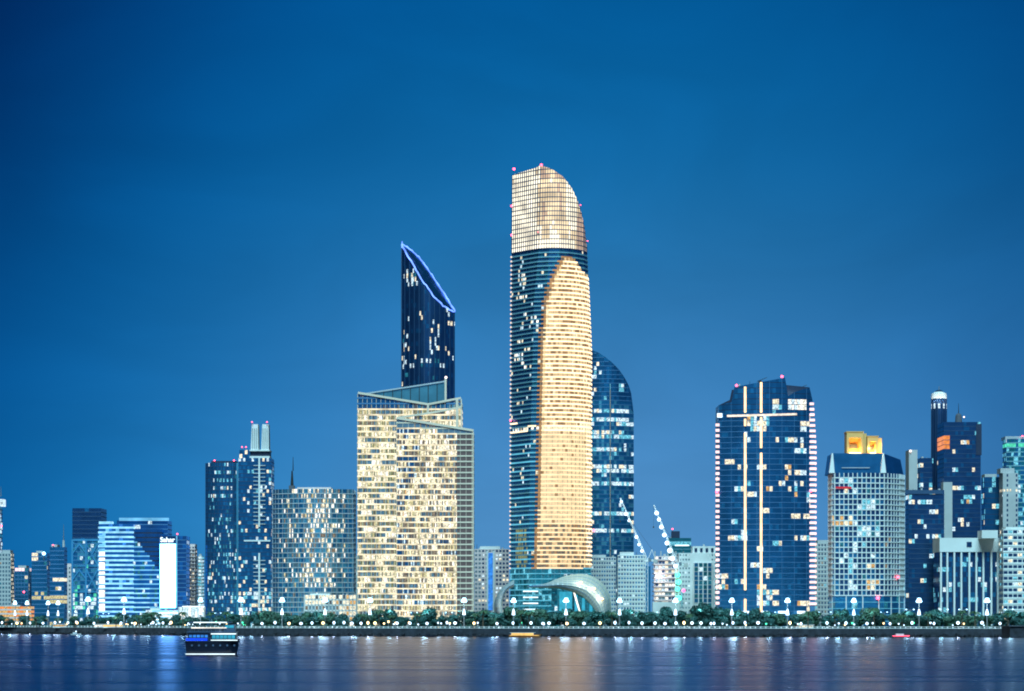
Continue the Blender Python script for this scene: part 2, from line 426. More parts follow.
# 6 banded blue office
Y = 2120; s_ = Y/F; t = Tower('office_tower', 'wide office block washed in blue light with white banded floors', 'office block', 133, Y)
f = lambda px, py, f_, b, r: mix(r, (.05, 'lit_ice'), (.05, 'lit_blue'), (1, 'blue_wash'))
t.shell(rect(t.x(117, 8), t.x(167.5, 8), 8, 34), 0, t.z(520), 4.6*s_, 4*s_, f, 'cladding_navy', band=(.35, .8, 'slab_blue'), body_name='upper_block', band_name='upper_floor_band', strip_name='upper_window_band')
b = MB(); b.box(t.x(118), t.x(167.5), 6, 9, t.z(520.5), t.z(517.5), 'blue_band'); t.part(b, 'light_cornice')
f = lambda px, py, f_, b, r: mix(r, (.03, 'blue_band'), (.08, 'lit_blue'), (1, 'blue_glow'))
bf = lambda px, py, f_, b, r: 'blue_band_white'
def zt6(x, y): return t.z(523.5) if x < t.x(118) else t.z(530)
t.shell(rect(t.x(99), t.x(133), 0, 8.5, 1.5, 5), 0, t.z(524), 4.6*s_, 3*s_, f, 'cladding_navy', band=(.7, 1.7, 'blue_band_white'), band_fn=bf, body_name='front_block')
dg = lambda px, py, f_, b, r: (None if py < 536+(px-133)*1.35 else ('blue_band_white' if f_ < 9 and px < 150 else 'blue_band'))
fg = lambda px, py, f_, b, r: (mix(r, (.04, 'lit_ice'), (.15, 'lit_teal'), (1, 'blue_glow')) if py > 536+(px-133)*1.35 else 'blue_wash')
t.shell(rect(t.x(133), t.x(162), .5, 8.5, 2.5, 6), 0, t.z(529), 4.6*s_, 3*s_, fg, 'cladding_navy', band=(.6, 1.2, 'blue_band'), band_fn=dg, body_name='curved_wing', band_name='curved_floor_band', strip_name='curved_window_band')
b = MB()
for i in range(17): b.box(t.x(99.5), t.x(105), -2.2, -.2, t.z(611-i*4.6), t.z(611-i*4.6-(2.6 if i % 3 else 4)), 'lit_soffit' if i < 13 else 'blue_band')
t.part(b, 'lit_stair_column')
b = MB(); b.box(t.x(99), t.x(112), -.5, 8, t.z(524), t.z(521.5), 'blue_band_white'); t.part(b, 'roof_step')
# 7 sign tower
Y = 2060; s_ = Y/F; t = Tower('screen_tower', 'narrow tower whose front is one glaring white screen under a lit sign', 'tower', 173, Y)
f = lambda px, py, f_, b, r: mix(r, (.03, 'lit_ice'), (.2, 'blue_glow'), (1, 'blue_wash'))  # unlit sides glow blue in place of the floodlight wash
t.shell(rect(t.x(159.5), t.x(186), 0, 24), 0, t.z(536), 4.4*s_, 3.5*s_, f, 'cladding_navy', band=(.25, .6, 'slab_blue'))
b = MB(); b.box(t.x(160.2), t.x(175.8), -1.6, -.3, t.z(608), t.z(543.8), 'screen_white'); t.part(b, 'light_screen')
b = MB(); b.box(t.x(160), t.x(176), -.9, -.3, t.z(543), t.z(536.5), 'glass_deep'); t.part(b, 'sign_board')
b = MB(); b.box(t.x(176.2), t.x(177.4), -1.2, -.2, t.z(608), t.z(536), 'blue_band'); t.part(b, 'edge_light')
cu = bpy.data.curves.new('sign_letters', 'FONT'); cu.body = 'Sahar'; cu.size = 7.2; cu.extrude = .25; cu.align_x = 'CENTER'; cu.align_y = 'CENTER'; cu.offset = .12
to = bpy.data.objects.new('sign_letters_tmp', cu); COL.objects.link(to); bpy.context.view_layer.update()
me = bpy.data.meshes.new_from_object(to); bpy.data.objects.remove(to)
o = bpy.data.objects.new('sign_lettering', me); me.materials.clear(); me.materials.append(M['sign_white']); COL.objects.link(o); o.parent = t.root
o.rotation_euler = (math.pi/2, 0, 0); o.location = (t.x(167.6), -1.3, t.z(540)); o.scale = (.78, .8, 1)
t.beacon(177.3, 534, .9)
# 7b low white block
f = lambda px, py, f_, b, r: mix(r, (.75, 'blue_band_white'), (1, 'lit_ice'))
t = simple_tower('low_building', 'low building lit brilliant white below the white screen tower', 'building', 146, 178, 610, 2010, 14, 3.5, 3, f, 'concrete_pale', band=(.5, .9, 'white_strip'))
parapet(t, 150, 160, 610, 2, 'concrete_pale', 8)
# 8
f = lambda px, py, f_, b, r: mix(r, (.1, 'lit_cream'), (.1, 'lit_dimwarm'), (1, 'glass_deep'))
t = simple_tower('apartment_block', 'slim pinkish apartment block with stepped balconies right of the white screen', 'apartment block', 185, 197, 546, 2100, 18, 3.6, 3, f, 'concrete_pink', single=(.5, .42), band=(.7, .7, 'concrete_pink'))
parapet(t, 187, 195, 546, 2, 'concrete_pink')
f = lambda px, py, f_, b, r: mix(r, (.5, 'lit_ice'), (1, 'lit_cyan'))
t = simple_tower('apartment_block', 'thin pale block with a glowing cyan front, left of the twin dark towers', 'apartment block', 197.5, 204, 556, 2120, 16, 3.4, 3, f, 'concrete_pale', single=(.55, .6), band=(.6, .6, 'concrete_pale'))
f = lambda px, py, f_, b, r: mix(r, (.7, 'lit_ice'), (1, 'lit_white'))
t = simple_tower('pavilion', 'brightly lit white pavilion at the foot of the thin cyan block', 'pavilion', 179, 206, 607, 2000, 14, 5, 3, f, 'concrete_pale', mull=(.5, .5, 'concrete_pale'))
parapet(t, 182, 203, 607, 1, 'white_strip', 10, name='roof_slab')
# 9 / 10 twin towers
Y = 1900; s_ = Y/F; t = Tower('residential_tower', 'dark residential tower, the shorter of a pair, with two red roof beacons', 'tower', 222, Y)
def f(px, py, f_, b, r):
    if px < 208: return 'blue_glow' if py > 545 else 'glass_blue'
    d = .03 if py < 465 else .5 if (py < 500 and 213 < px < 232 and f_ % 2) else .04 if py < 515 else .17 if px > 214 else .08
    if py > 560: d = .24
    return mix(r, (d*.35, 'lit_ice'), (d*.3, 'lit_cyan'), (d*.05, 'lit_cream'), (d*.3, 'lit_teal'), (.2, 'glass_blue'), (1, 'glass_navy'))
t.shell(rect(t.x(205.5), t.x(238.5), 0, 24, 2, 6, 3, 0), 0, t.z(463), 3.9*s_, 1.35*s_, f, 'cladding_navy', band=(.3, .45, 'slab_dark'), mull=(.25, .5, 'slab_dark'), mull_every=3)
parapet(t, 211, 236, 463, 2.2, 'cladding_navy'); t.beacon(214.5, 460.5); t.beacon(234, 460.5)
b = MB(); b.box(t.x(236.6), t.x(238.6), -.9, .3, 0, t.z(463), 'glass_blue_pale'); t.part(b, 'corner_pier')
Y = 1880; s_ = Y/F; t = Tower('residential_tower', 'tallest dark residential tower with pale twin piers on top and a spine of short bars', 'tower', 256, Y)
def f(px, py, f_, b, r):
    d = .13
    if 255 < px < 257 or 263 < px < 265.5: d = .05
    if 546 < py < 556: d = .03
    if py > 590: d = .5
    return mix(r, (d*.35, 'lit_ice'), (d*.3, 'lit_cyan'), (d*.35, 'lit_cream'), (.25, 'glass_blue'), (1, 'glass_navy'))
t.shell(rect(t.x(238.8), t.x(271), 0, 24), 0, t.z(458), 3.9*s_, 2.1*s_, f, 'cladding_navy', band=(.3, .45, 'slab_dark'))
t.shell(rect(t.x(239.5), t.x(250), 1, 20), t.z(458), t.z(450), 3.9*s_, 2.6*s_, f, 'cladding_navy', body_name='shoulder', strip_name='shoulder_window_band')
for xx in (250.5, 261):
    b = MB(); b.hexa([(t.x(xx), 1, t.z(450)), (t.x(xx+7.6), 1, t.z(450)), (t.x(xx+7.6), 14, t.z(450)), (t.x(xx), 14, t.z(450)), (t.x(xx+1), 2, t.z(424)), (t.x(xx+7.2), 2, t.z(424)), (t.x(xx+7.2), 12, t.z(424)), (t.x(xx+1), 12, t.z(424))], 'concrete_pale')
    for q in range(3): b.box(t.x(xx+1.4+q*2), t.x(xx+2.2+q*2), .6, 1.6, t.z(448), t.z(428), 'concrete_grey')
    t.part(b, 'roof_pier')
b = MB(); b.box(t.x(249.5), t.x(269.5), .5, 18, t.z(458), t.z(456), 'concrete_pale'); b.box(t.x(250), t.x(269), 3, 17, t.z(456), t.z(450), 'cladding_navy'); b.box(t.x(249.5), t.x(269.5), .5, 18, t.z(451), t.z(449.6), 'concrete_pale'); t.part(b, 'crown_storey')
for ya, yb in ((458, 527), (553, 607)):
    b = MB(); b.box(t.x(258.6), t.x(260.2), -1.6, .2, t.z(yb), t.z(ya), 'concrete_pale')
    y = ya+8
    while y < yb: b.box(t.x(253.5), t.x(265.5), -1.2, .2, t.z(y), t.z(y-.9), 'concrete_grey'); y += 3.9
    t.part(b, 'facade_spine')
b = MB(); b.box(t.x(244), t.x(270.5), -1, .2, t.z(541.5), t.z(540), 'concrete_pale'); t.part(b, 'facade_ledge')
for xx, yy in ((252, 423), (267, 423), (242, 448), (246, 448)): t.beacon(xx, yy-1, .75)
# 11 wide curved glass block
Y = 1800; s_ = Y/F; t = Tower('apartment_tower', 'wide curved glass apartment block speckled with warm white rooms, mast on the roof', 'apartment block', 312, Y)
def f(px, py, f_, b, r):
    q = (math.exp(-((px-318)/26)**2)*.5+.12*math.sin(px*.35)+.1*math.sin(py*.23+px*.11)) if 292 < px < 346 else (.15 if 284 < px < 293 else .02)
    if py > 590: q *= .2
    if px > 337: q *= .8 if px < 345 else 0
    d = max(.01, q)
    return mix(r, (d*.30, 'lit_cream'), (d*.27, 'lit_white'), (d*.1, 'lit_yellow'), (d*.33, 'lit_dimwarm'), (.35, 'glass_blue_pale'), (.25, 'glass_grey') if px > 285 else (.05, 'glass_grey'), (1, 'glass_blue'))
def zt11(x, y): return t.z(488.5) if x < t.x(300) else t.z(492)
t.shell(rect(t.x(271.5), t.x(353), 6, 30, 7, 14, 5, 0), 0, t.z(489), 4.9*s_, 1.3*s_, f, 'concrete_grey', band=(.5, .7, 'steel_pale'), mull=(.28, .4, 'steel_pale'), mull_every=4)
parapet(t, 297, 331, 489, 2, 'concrete_pink', 14, 2)
b = MB(); b.box(t.x(288), t.x(293.5), 6, 12, t.z(489), t.z(485), 'concrete_dark'); b.cyl(t.x(291), 9, t.z(485), t.z(470), 1.2, .5, 'dark_metal'); b.cyl(t.x(292), 9, t.z(470), t.z(456), .4, .15, 'dark_metal'); t.part(b, 'antenna')
f = lambda px, py, f_, b, r: (mix(r, (.65, 'lit_cream'), (.2, 'lit_orange'), (1, 'lit_greyroom')) if px > 340 or py < 604 else mix(r, (.3, 'lit_dimwarm'), (1, 'glass_grey')))
t = simple_tower('podium_building', 'low annex with warm lit windows at the foot of the curved apartment block', 'building', 305, 357.5, 595, 1730, 20, 5.2, 3.4, f, 'concrete_pale', band=(.5, 1.1, 'concrete_pale'), mull=(.6, .5, 'concrete_pale'))
parapet(t, 310, 330, 595, 1.6, 'concrete_pale')
f = lambda px, py, f_, b, r: mix(r, (.1, 'lit_ice'), (.1, 'lit_teal'), (1, 'glass_blue_pale'))
t = simple_tower('apartment_block', 'sliver of pale block between the curved apartment block and the cream tower', 'apartment block', 348, 360, 556, 1960, 18, 4, 3, f, 'concrete_grey', single=(.6, .55))

# ------------------------------------------------------------------ 12 cream office tower
Y = 1640; s_ = Y/F; t = Tower('office_tower', 'broad office tower, nearly every floor lit cream, slanting glass screens on its roof', 'office tower', 415, Y)
fh = 5.58*s_
def runs(f_, b, sd):
    L_ = 4+int(6*abs(math.sin(f_*7.7+sd))); q_ = random.Random(f_*917+int((b+f_*3)/L_)*31+sd*7); return q_.random()
def lit12(px, py, f_, b, r):
    if py < 411 and px > 400: return mix(r, (.35, 'glass_screen'), (.25, 'lit_greyroom'), (1, 'glass_navy'))
    if py < 411.5: return mix(r, (.08, 'lit_greyroom'), (1, 'glass_navy'))
    k = runs(f_, b, 1); 
    if k < .32: return mix(r, (.55, 'glass_grey'), (.25, 'lit_greyroom'), (1, 'lit_olive'))
    if k < .52: return mix(r, (.3, 'lit_olive'), (.4, 'lit_dimwarm'), (.2, 'glass_grey'), (1, 'lit_yellow'))
    if k < .85: return mix(r, (.3, 'lit_yellow'), (.5, 'lit_cream'), (.15, 'lit_olive'), (1, 'lit_white'))
    return mix(r, (.45, 'lit_cream'), (.12, 'lit_yellow'), (1, 'lit_white'))
def bl12(px, py, f_, b, r): return 'office_band' if py > 409 else 'slab_blue' if py < 405 else 'white_frame'
def ztA(x, y): return t.z(interp(x, [t.x(358), t.x(365), t.x(428), t.x(461)], [393, 394, 404.5, 399])) 
t.shell(rect(t.x(358, 9), t.x(461, 9), 9, 42), 0, t.z(392), fh, 1.15*s_, lit12, 'concrete_dark', band=(.5, 1.05, 'office_band'), band_fn=bl12, ztop=ztA, mull=(.28, .35, 'white_frame'), mull_every=4, body_name='rear_wing', band_name='rear_floor_band', strip_name='rear_window_band')
def litB(px, py, f_, b, r):
    if py < 427+(px-397)*.12: return mix(r, (.1, 'lit_dimwarm'), (1, 'glass_grey'))
    if px > 456.5: return 'brown_pane'
    k = runs(f_, b, 2)-(.22 if px < 415 else 0)
    if k < .06: return mix(r, (.5, 'glass_navy'), (.3, 'lit_greyroom'), (1, 'lit_ice'))
    if k < .32: return mix(r, (.3, 'glass_grey'), (.4, 'lit_dimwarm'), (.2, 'lit_greyroom'), (1, 'lit_cream'))
    if k < .62: return mix(r, (.3, 'lit_dimwarm'), (.4, 'lit_yellow'), (1, 'lit_cream'))
    return mix(r, (.18, 'lit_dimwarm'), (.15, 'lit_yellow'), (.40, 'lit_cream'), (.03, 'lit_orange'), (1, 'lit_white'))
def bB(px, py, f_, b, r): return 'white_frame' if px > 457 or py < 426+(px-397)*.12 else 'office_band'
def ztB(x, y): return t.z(interp(x, [t.x(397), t.x(473.5)], [418.5, 431]))
t.shell(rect(t.x(397), t.x(473), 0, 30), 0, t.z(418), fh, 1.15*s_, litB, 'concrete_dark', band=(.5, .95, 'office_band'), band_fn=bB, ztop=ztB, mull=(.25, .35, 'white_frame'), mull_every=5, body_name='front_wing')
def beam(a, bb, w, nm, dy=-.6, k='white_frame'):
    b = MB(); b.bar((t.x(a[0], dy), dy, t.z(a[1], dy)), (t.x(bb[0], dy), dy, t.z(bb[1], dy)), w, k); return t.part(b, nm)
beam((396.5, 418), (473.5, 430.5), 1.5, 'roof_beam'); beam((396.8, 418), (436, 412), 1.3, 'roof_beam', 8); beam((436, 412), (461.5, 407), 1.3, 'roof_beam', 8)
beam((358, 392.8), (428, 404.3), 1.4, 'roof_beam', 8.2); beam((428, 404.3), (461, 398), 1.3, 'roof_beam', 8.2)
beam((428, 404), (428, 413), 1.2, 'post', 8); beam((457, 399), (457, 432), 1.6, 'post', 8); beam((461.3, 399), (461.3, 432), .8, 'post', 8)
b = MB(); b.box(t.x(472.6), t.x(473.6), -.9, 1, 0, t.z(431), 'white_frame'); t.part(b, 'corner_frame')
b = MB(); b.box(t.x(461)-.4, t.x(461)+.3, 8, 9.5, t.z(616), t.z(399, 8), 'white_frame'); t.part(b, 'corner_frame')
# roof screen
b = MB(); sc = [(366, 393.6), (445, 381.3)]; dy = 22
x0, x1 = t.x(366, dy), t.x(446, dy)
for i in range(9):
    a = i/9; c = (i+1)/9; xa = x0+(x1-x0)*a; xb = x0+(x1-x0)*c
    ta = t.z(393.6-12.3*a, dy); tb = t.z(393.6-12.3*c, dy); ba = t.z(395+9*a, dy); bb2 = t.z(395+9*c, dy)
    b.hexa([(xa, dy, ba-2), (xb, dy, bb2-2), (xb, dy+.4, bb2-2), (xa, dy+.4, ba-2), (xa, dy, ta), (xb, dy, tb), (xb, dy+.4, tb), (xa, dy+.4, ta)], 'glass_screen')
t.part(b, 'roof_screen')
for i in range(1, 9):
    a = i/9; xa = 366+80*a
    b = MB(); b.bar((t.x(xa, dy), dy-.4, t.z(404, dy)), (t.x(xa, dy), dy-.4, t.z(393.6-12.3*a, dy)), .45, 'dark_metal'); t.part(b, 'screen_mullion')
beam((366, 393.6), (446, 381.3), 1.0, 'screen_rail', dy-.5, 'steel_pale')
beam((445.6, 378.5), (445.6, 402), 1.4, 'screen_post', dy-.6)
b = MB(); b.ball(t.x(446, dy), dy-1, t.z(377.5, dy), .9, 'beacon_white'); t.part(b, 'roof_lamp')

# ------------------------------------------------------------------ 13 slanted tower with blue neon rim
Y = 2150; s_ = Y/F; t = Tower('slanted_tower', 'tall navy tower with a slanted top outlined by blue neon, behind the cream office tower', 'skyscraper', 428.3, Y)
a_ = 26.4*s_; b_ = 15.0
zl, zr = t.z(244.5), t.z(312)
lens = [(-a_+2*a_*k/16, -16*(1-(2*k/16-1)**2)) for k in range(16)]+[(a_-2*a_*k/16, 12*(1-(1-2*k/16)**2)) for k in range(16)]
def zt13(x, y):
    u = (x+a_)/(2*a_); return zl+(zr-zl)*u+y*.72+math.sin(u*6.28)*1.5*s_
w13 = {(4, 9), (5, 9)}
def f(px, py, f_, b, r):
    d = .02
    if 268 < py < 285 and 406 < px < 416: d = .5
    if 320 < py < 325: d = .35 if px > 428 else .1
    if 330 < py < 356 and 430 < px < 440: d = .35
    if 332 < py < 375 and 403 < px < 409: d = .22
    if 360 < py < 366: d = .2
    return mix(r, (d*.45, 'lit_ice'), (d*.35, 'lit_cream'), (d*.2, 'lit_teal'), (.12, 'glass_navy'), (1, 'glass_deep'))
t.shell(lens, 0, t.z(236), 4.3*s_, 2.1*s_, f, 'cladding_navy', ztop=zt13, mull=(.5, .6, 'slab_dark'), mull_every=3, roof='glass_navy')
qn = random.Random(4)
for nm, ks in (('neon_rim', range(0, 16)), ('neon_rim', range(16, 32))):
    b = MB(); pts = []
    for k in ks:
        P0, P1 = lens[k], lens[(k+1) % 32]
        for u in (0, .5):
            x_, y_ = P0[0]+(P1[0]-P0[0])*u, P0[1]+(P1[1]-P0[1])*u; pts.append((x_*1.01, y_-.3, zt13(x_, y_)+.4+qn.uniform(-.9, .9)))
    e_ = lens[(ks[-1]+1) % 32]; pts.append((e_[0]*1.01, e_[1], zt13(*e_)+.4))
    for a, c in zip(pts, pts[1:]): b.bar(a, c, .95, 'neon_blue')
    rim = t.part(b, nm)
b = MB(); b.cyl(-a_*.99, 0, zl-3, zl+3, .9, .4, 'neon_blue'); t.part(b, 'tip_light').parent = rim
t.beacon(414, 316.5, 1.6, dy=-8)
# 14
f = lambda px, py, f_, b, r: (mix(r, (.2, 'lit_cream'), (.15, 'lit_ice'), (1, 'glass_deep')) if (480 < px < 486 or px > 495) else mix(r, (.05, 'lit_cream'), (1, 'glass_grey')))
t = simple_tower('apartment_block', 'pinkish concrete apartment block between the cream office tower and the golden skyscraper', 'apartment block', 474.5, 509, 549, 1800, 24, 4.2, 3.4, f, 'concrete_pink', single=(.6, .5))
parapet(t, 480, 500, 549, 2.8, 'concrete_pale')
b = MB()
for xx in (486.5, 493): b.box(t.x(xx), t.x(xx+1.6), -1.2, .2, 0, t.z(551), 'concrete_pale')
t.part(b, 'pilaster')
b = MB(); b.box(t.x(488.3), t.x(492.8), -.5, .2, t.z(610), t.z(553), 'lit_blue'); t.part(b, 'stair_glazing')

# ------------------------------------------------------------------ 15 golden skyscraper
Y = 1700; s_ = Y/F; t = Tower('skyscraper', 'tallest skyscraper, its curved front glowing gold above a shell canopy, lattice crown on top', 'skyscraper', 551, Y)
plan = [(t.x(533), -6), (-4, -8.5), (5, -8.6), (13, -6.5), (20, -2), (25.5, 4), (28.6, 11), (29, 18), (26, 27), (16, 35), (0, 38), (-16, 34), (-26, 27), (t.x(511.3), 15)]
def warp(x, y, z):
    py = PYof(z+G, Y)
    c = interp(py, [168, 252, 300, 430, 560], [541, 539, 534.5, 531, 528.5])-533
    w = max(0, 1-abs(x-t.x(533))/(14 if x < t.x(533) else 22)); x += c*s_*w
    if x > 6: x = 6+(x-6)*interp(py, [168, 250, 300, 350, 600], [.86, .86, .935, 1, 1.0])
    if x < -15: x += interp(py, [168, 300, 450, 616], [1.5, .6, 0, -.6])*s_*min(1, (-15-x)/10)
    return x, y, z
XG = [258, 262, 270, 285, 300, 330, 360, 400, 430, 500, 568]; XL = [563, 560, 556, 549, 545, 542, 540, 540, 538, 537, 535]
def gold(px, py): return 257.5 < py < 569 and px > interp(py, XG, XL) and px < interp(py, [258, 263, 270, 275, 285], [572, 577, 581, 585, 600])  # outline of the floodlit area that is made to glow
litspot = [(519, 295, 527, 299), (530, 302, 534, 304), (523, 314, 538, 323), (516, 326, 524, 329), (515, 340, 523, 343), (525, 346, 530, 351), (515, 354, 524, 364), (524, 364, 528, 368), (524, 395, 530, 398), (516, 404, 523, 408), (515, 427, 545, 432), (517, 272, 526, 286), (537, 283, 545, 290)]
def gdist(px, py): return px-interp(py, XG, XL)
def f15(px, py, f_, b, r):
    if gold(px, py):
        if gdist(px, py) < 3: return mix(r, (.5, 'lit_dimwarm'), (1, 'gold_wash_pane_dim'))
        if 425 < py < 432: return 'gold_wash_pane_hot'
        if py > 523: return mix(r, (.30, 'lit_dimwarm'), (.3, 'gold_wash_pane_dim'), (1, 'gold_wash_pane'))
        if py > 432: return mix(r, (.05, 'gold_wash_pane_dim'), (1, 'gold_wash_low'))
        return mix(r, (.45 if 556 < px < 572 else .3, 'gold_wash_pane_dim'), (.62, 'gold_wash_pane'), (1, 'gold_wash_pane_hot'))
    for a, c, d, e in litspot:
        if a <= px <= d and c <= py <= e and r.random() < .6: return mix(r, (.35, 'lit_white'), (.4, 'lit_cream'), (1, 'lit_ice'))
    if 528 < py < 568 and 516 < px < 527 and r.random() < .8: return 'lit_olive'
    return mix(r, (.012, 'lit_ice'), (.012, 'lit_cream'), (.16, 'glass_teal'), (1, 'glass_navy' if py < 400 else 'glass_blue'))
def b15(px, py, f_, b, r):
    if gold(px, py): return 'gold_wash_edge' if gdist(px, py) < 2.5 or py < 261 else 'gold_band' if (py < 432 and gdist(px, py) > 5) or px > 586 else 'gold_wash_soft'
    if gold(px+2.5, py): return 'gold_wash_edge'
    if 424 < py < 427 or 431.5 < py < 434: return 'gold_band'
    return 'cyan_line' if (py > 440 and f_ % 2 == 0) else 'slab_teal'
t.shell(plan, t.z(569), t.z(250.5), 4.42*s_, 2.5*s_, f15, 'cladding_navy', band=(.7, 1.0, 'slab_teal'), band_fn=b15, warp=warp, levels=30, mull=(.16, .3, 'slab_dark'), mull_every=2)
# crown
SX = [512, 541, 553, 564, 572, 577, 582, 585, 588]; SY = [171, 167, 172, 180, 190, 200, 214, 229, 250]
def ztC(x, y):
    xx = 6+(x-6)*.86 if x > 6 else x
    if -15 < x < 6: xx = x+8*s_*max(0, 1-abs(x-t.x(533))/(14 if x < t.x(533) else 22))
    return t.z(interp(PXof(xx+t.cx, Y), SX, SY))
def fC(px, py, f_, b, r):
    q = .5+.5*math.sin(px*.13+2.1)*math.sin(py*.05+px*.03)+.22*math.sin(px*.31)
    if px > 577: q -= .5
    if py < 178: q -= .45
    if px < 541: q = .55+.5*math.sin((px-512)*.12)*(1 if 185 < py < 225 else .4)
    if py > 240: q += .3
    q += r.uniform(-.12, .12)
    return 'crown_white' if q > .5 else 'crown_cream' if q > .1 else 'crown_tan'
t.shell(plan, t.z(250.5), t.z(167), 4.7*s_, 2.9*s_, fC, 'concrete_dark', ztop=ztC, warp=warp, levels=10, band=(.6, .6, 'slab_dark'), mull=(.3, .6, 'slab_dark'),
        body_name='crown_core', strip_name='crown_glazing', band_name='crown_rail', frame_name='crown_lattice')
# podium
def fP(px, py, f_, b, r):
    if px > 550: return mix(r, (.10, 'lit_ice'), (.25, 'lit_teal'), (1, 'glass_teal'))
    return mix(r, (.12, 'lit_cyan'), (.45, 'lit_teal'), (1, 'glass_teal'))
def bP(px, py, f_, b, r): return 'cyan_line' if px < 552 or r.random() < .25 else 'slab_teal'
pp_ = [(t.x(529), -9), (t.x(548), -9.5), (t.x(570), -8), (t.x(590.5), -3), (t.x(591), 30), (t.x(512), 30), (t.x(510.5), 10)]
t.shell(pp_, 0, t.z(569), 5.3*s_, 3.2*s_, fP, 'cladding_navy', band=(.7, .7, 'cyan_line'), band_fn=bP, body_name='podium_body', band_name='podium_floor_band', strip_name='podium_window_band', mull=(.2, .3, 'slab_teal'), mull_every=2)
# light studs down the left corner
for i in range(72):
    y = 254+i*4.42; b = MB(); xx, yy, zz = warp(t.x(511.3), 15, t.z(y))
    b.box(xx-1.2, xx-.2, 13.6, 15.2, zz-.5, zz+.5, 'corner_stud'); t.part(b, 'corner_light')
b = MB()
for l in range(20):
    z0_, z1_ = t.z(569)+(t.z(250)-t.z(569))*l/20, t.z(569)+(t.z(250)-t.z(569))*(l+1)/20
    a = warp(t.x(511.3), 15, z0_); c = warp(t.x(511.3), 15, z1_); b.bar((a[0]-.4, 15.6, z0_), (c[0]-.4, 15.6, z1_), .6, 'slab_blue')
t.part(b, 'corner_fin')
for xx, yy, dy in ((514, 169, 12), (541.3, 165, -6)): t.beacon(xx, yy, 1.25, dy=dy)
for xx, yy, dy in ((511.6, 206, 12), (511.6, 235, 12), (580.5, 205, -2), (510.6, 420.5, 13), (538, 232, -9), (587.5, 241, 6)): t.beacon(xx, yy, 1.0 if xx < 512 else .55, dy=dy)
# canopy shells
def canopy(outer, inner, yo, yi, nm):
    b = MB(); n = len(outer); m_ = 7; V = []
    for i in range(n):
        row = []
        for j in range(m_+1):
            u = j/m_; px = outer[i][0]*(1-u)+inner[i][0]*u; py = outer[i][1]*(1-u)+inner[i][1]*u
            dy = yo*(1-u)+yi*u-math.sin(math.pi*u)*7
            row.append((t.x(px, dy), dy, t.z(py, dy)))
        V.append(row)
    for th in (0, 1.2):
        base = len(b.v)
        for row in V:
            for p in row: b.v.append((p[0], p[1]+th, p[2]-th*.5))
        for i in range(n-1):
            for j in range(m_):
                q = base+i*(m_+1)+j; fc = (q, q+1, q+m_+2, q+m_+1); b.f.append(fc if th == 0 else fc[::-1]); b.m.append(b.mi('canopy_shell'))
    o = t.part(b, nm)
    for p in o.data.polygons: p.use_smooth = True
    b = MB()
    for i in range(0, n, 2):
        for j in range(m_): b.bar((V[i][j][0], V[i][j][1]-.15, V[i][j][2]), (V[i][j+1][0], V[i][j+1][1]-.15, V[i][j+1][2]), .22, 'steel_pale')
    for j in range(1, m_):
        for i in range(n-1): b.bar((V[i][j][0], V[i][j][1]-.15, V[i][j][2]), (V[i+1][j][0], V[i+1][j][1]-.15, V[i+1][j][2]), .2, 'slab_blue')
    b.build('shell_seam', o)
    canopy.o = o
    return V
def dens(pts, k=5):
    out = []
    for i in range(len(pts)-1):
        p0 = pts[max(0, i-1)]; p1 = pts[i]; p2 = pts[i+1]; p3 = pts[min(len(pts)-1, i+2)]
        for q in range(k):
            u = q/k; out.append(tuple(.5*((2*p1[c])+(-p0[c]+p2[c])*u+(2*p0[c]-5*p1[c]+4*p2[c]-p3[c])*u*u+(-p0[c]+3*p1[c]-3*p2[c]+p3[c])*u**3) for c in (0, 1)))
    return out+[pts[-1]]
VO = dens([(528, 586), (545, 583.5), (558, 578.5), (570, 575), (583, 574), (595, 577.5), (604, 585), (609.5, 595), (611, 606), (611, 619)])
VI = dens([(528, 586.6), (545, 587), (558, 587.5), (569, 590), (578, 593.5), (585, 598), (590, 603), (594, 608), (597, 613), (599, 619)])
VV = canopy(VO, VI, -12, -24, 'canopy_shell'); shell_o = canopy.o
VO2 = dens([(514, 580), (507, 584), (500, 590), (495.5, 598), (494, 607), (496, 619)])
VI2 = dens([(514, 586), (509, 588), (505, 593), (502.5, 600), (502, 608), (504, 619)])
canopy(VO2, VI2, 4, -10, 'canopy_shell')
for i in (20, 27, 34):
    b = MB(); p = VV[i][3]; b.ball(p[0], p[1]-1.2, p[2], 1.1, 'lamp_warm', sz=.6); b.build('canopy_lamp', shell_o)
    point_light('canopy_lamp_light', (p[0]-1, p[1]-5, p[2]+1), 1600, (1, .93, .78), .8, t.root)
point_light('canopy_lamp_light', (t.x(497), -22, t.z(604)), 2500, (1, .93, .78), .8, t.root)
b = MB(); b.box(t.x(574), t.x(597), -9.5, -3, t.z(617), t.z(593), 'glass_teal')
t.part(b, 'glass_lobby')
for i in range(6): b = MB(); b.box(t.x(574.6+i*3.7, -10), t.x(577.6+i*3.7, -10), -9.8, -9.55, t.z(615), t.z(595+i*1.5), 'lit_teal' if i % 2 else 'panel_teal'); t.part(b, 'lobby_window')
b = MB(); b.bar((t.x(573, -14), -14, t.z(589)), (t.x(581, -22), -22, t.z(616)), .8, 'lit_soffit'); t.part(b, 'entrance_strut')
b = MB(); b.box(t.x(557), t.x(572), -14, -10, t.z(617), t.z(590), 'lit_teal'); b.box(t.x(559), t.x(571.5), -14.3, -14, t.z(615), t.z(592), 'panel_teal'); t.part(b, 'entrance_hall')
b = MB()
for i in range(5): b.box(t.x(523), t.x(538), -11, -10, t.z(616-i*6), t.z(616-i*6-1.1), 'white_strip')
t.part(b, 'podium_light')

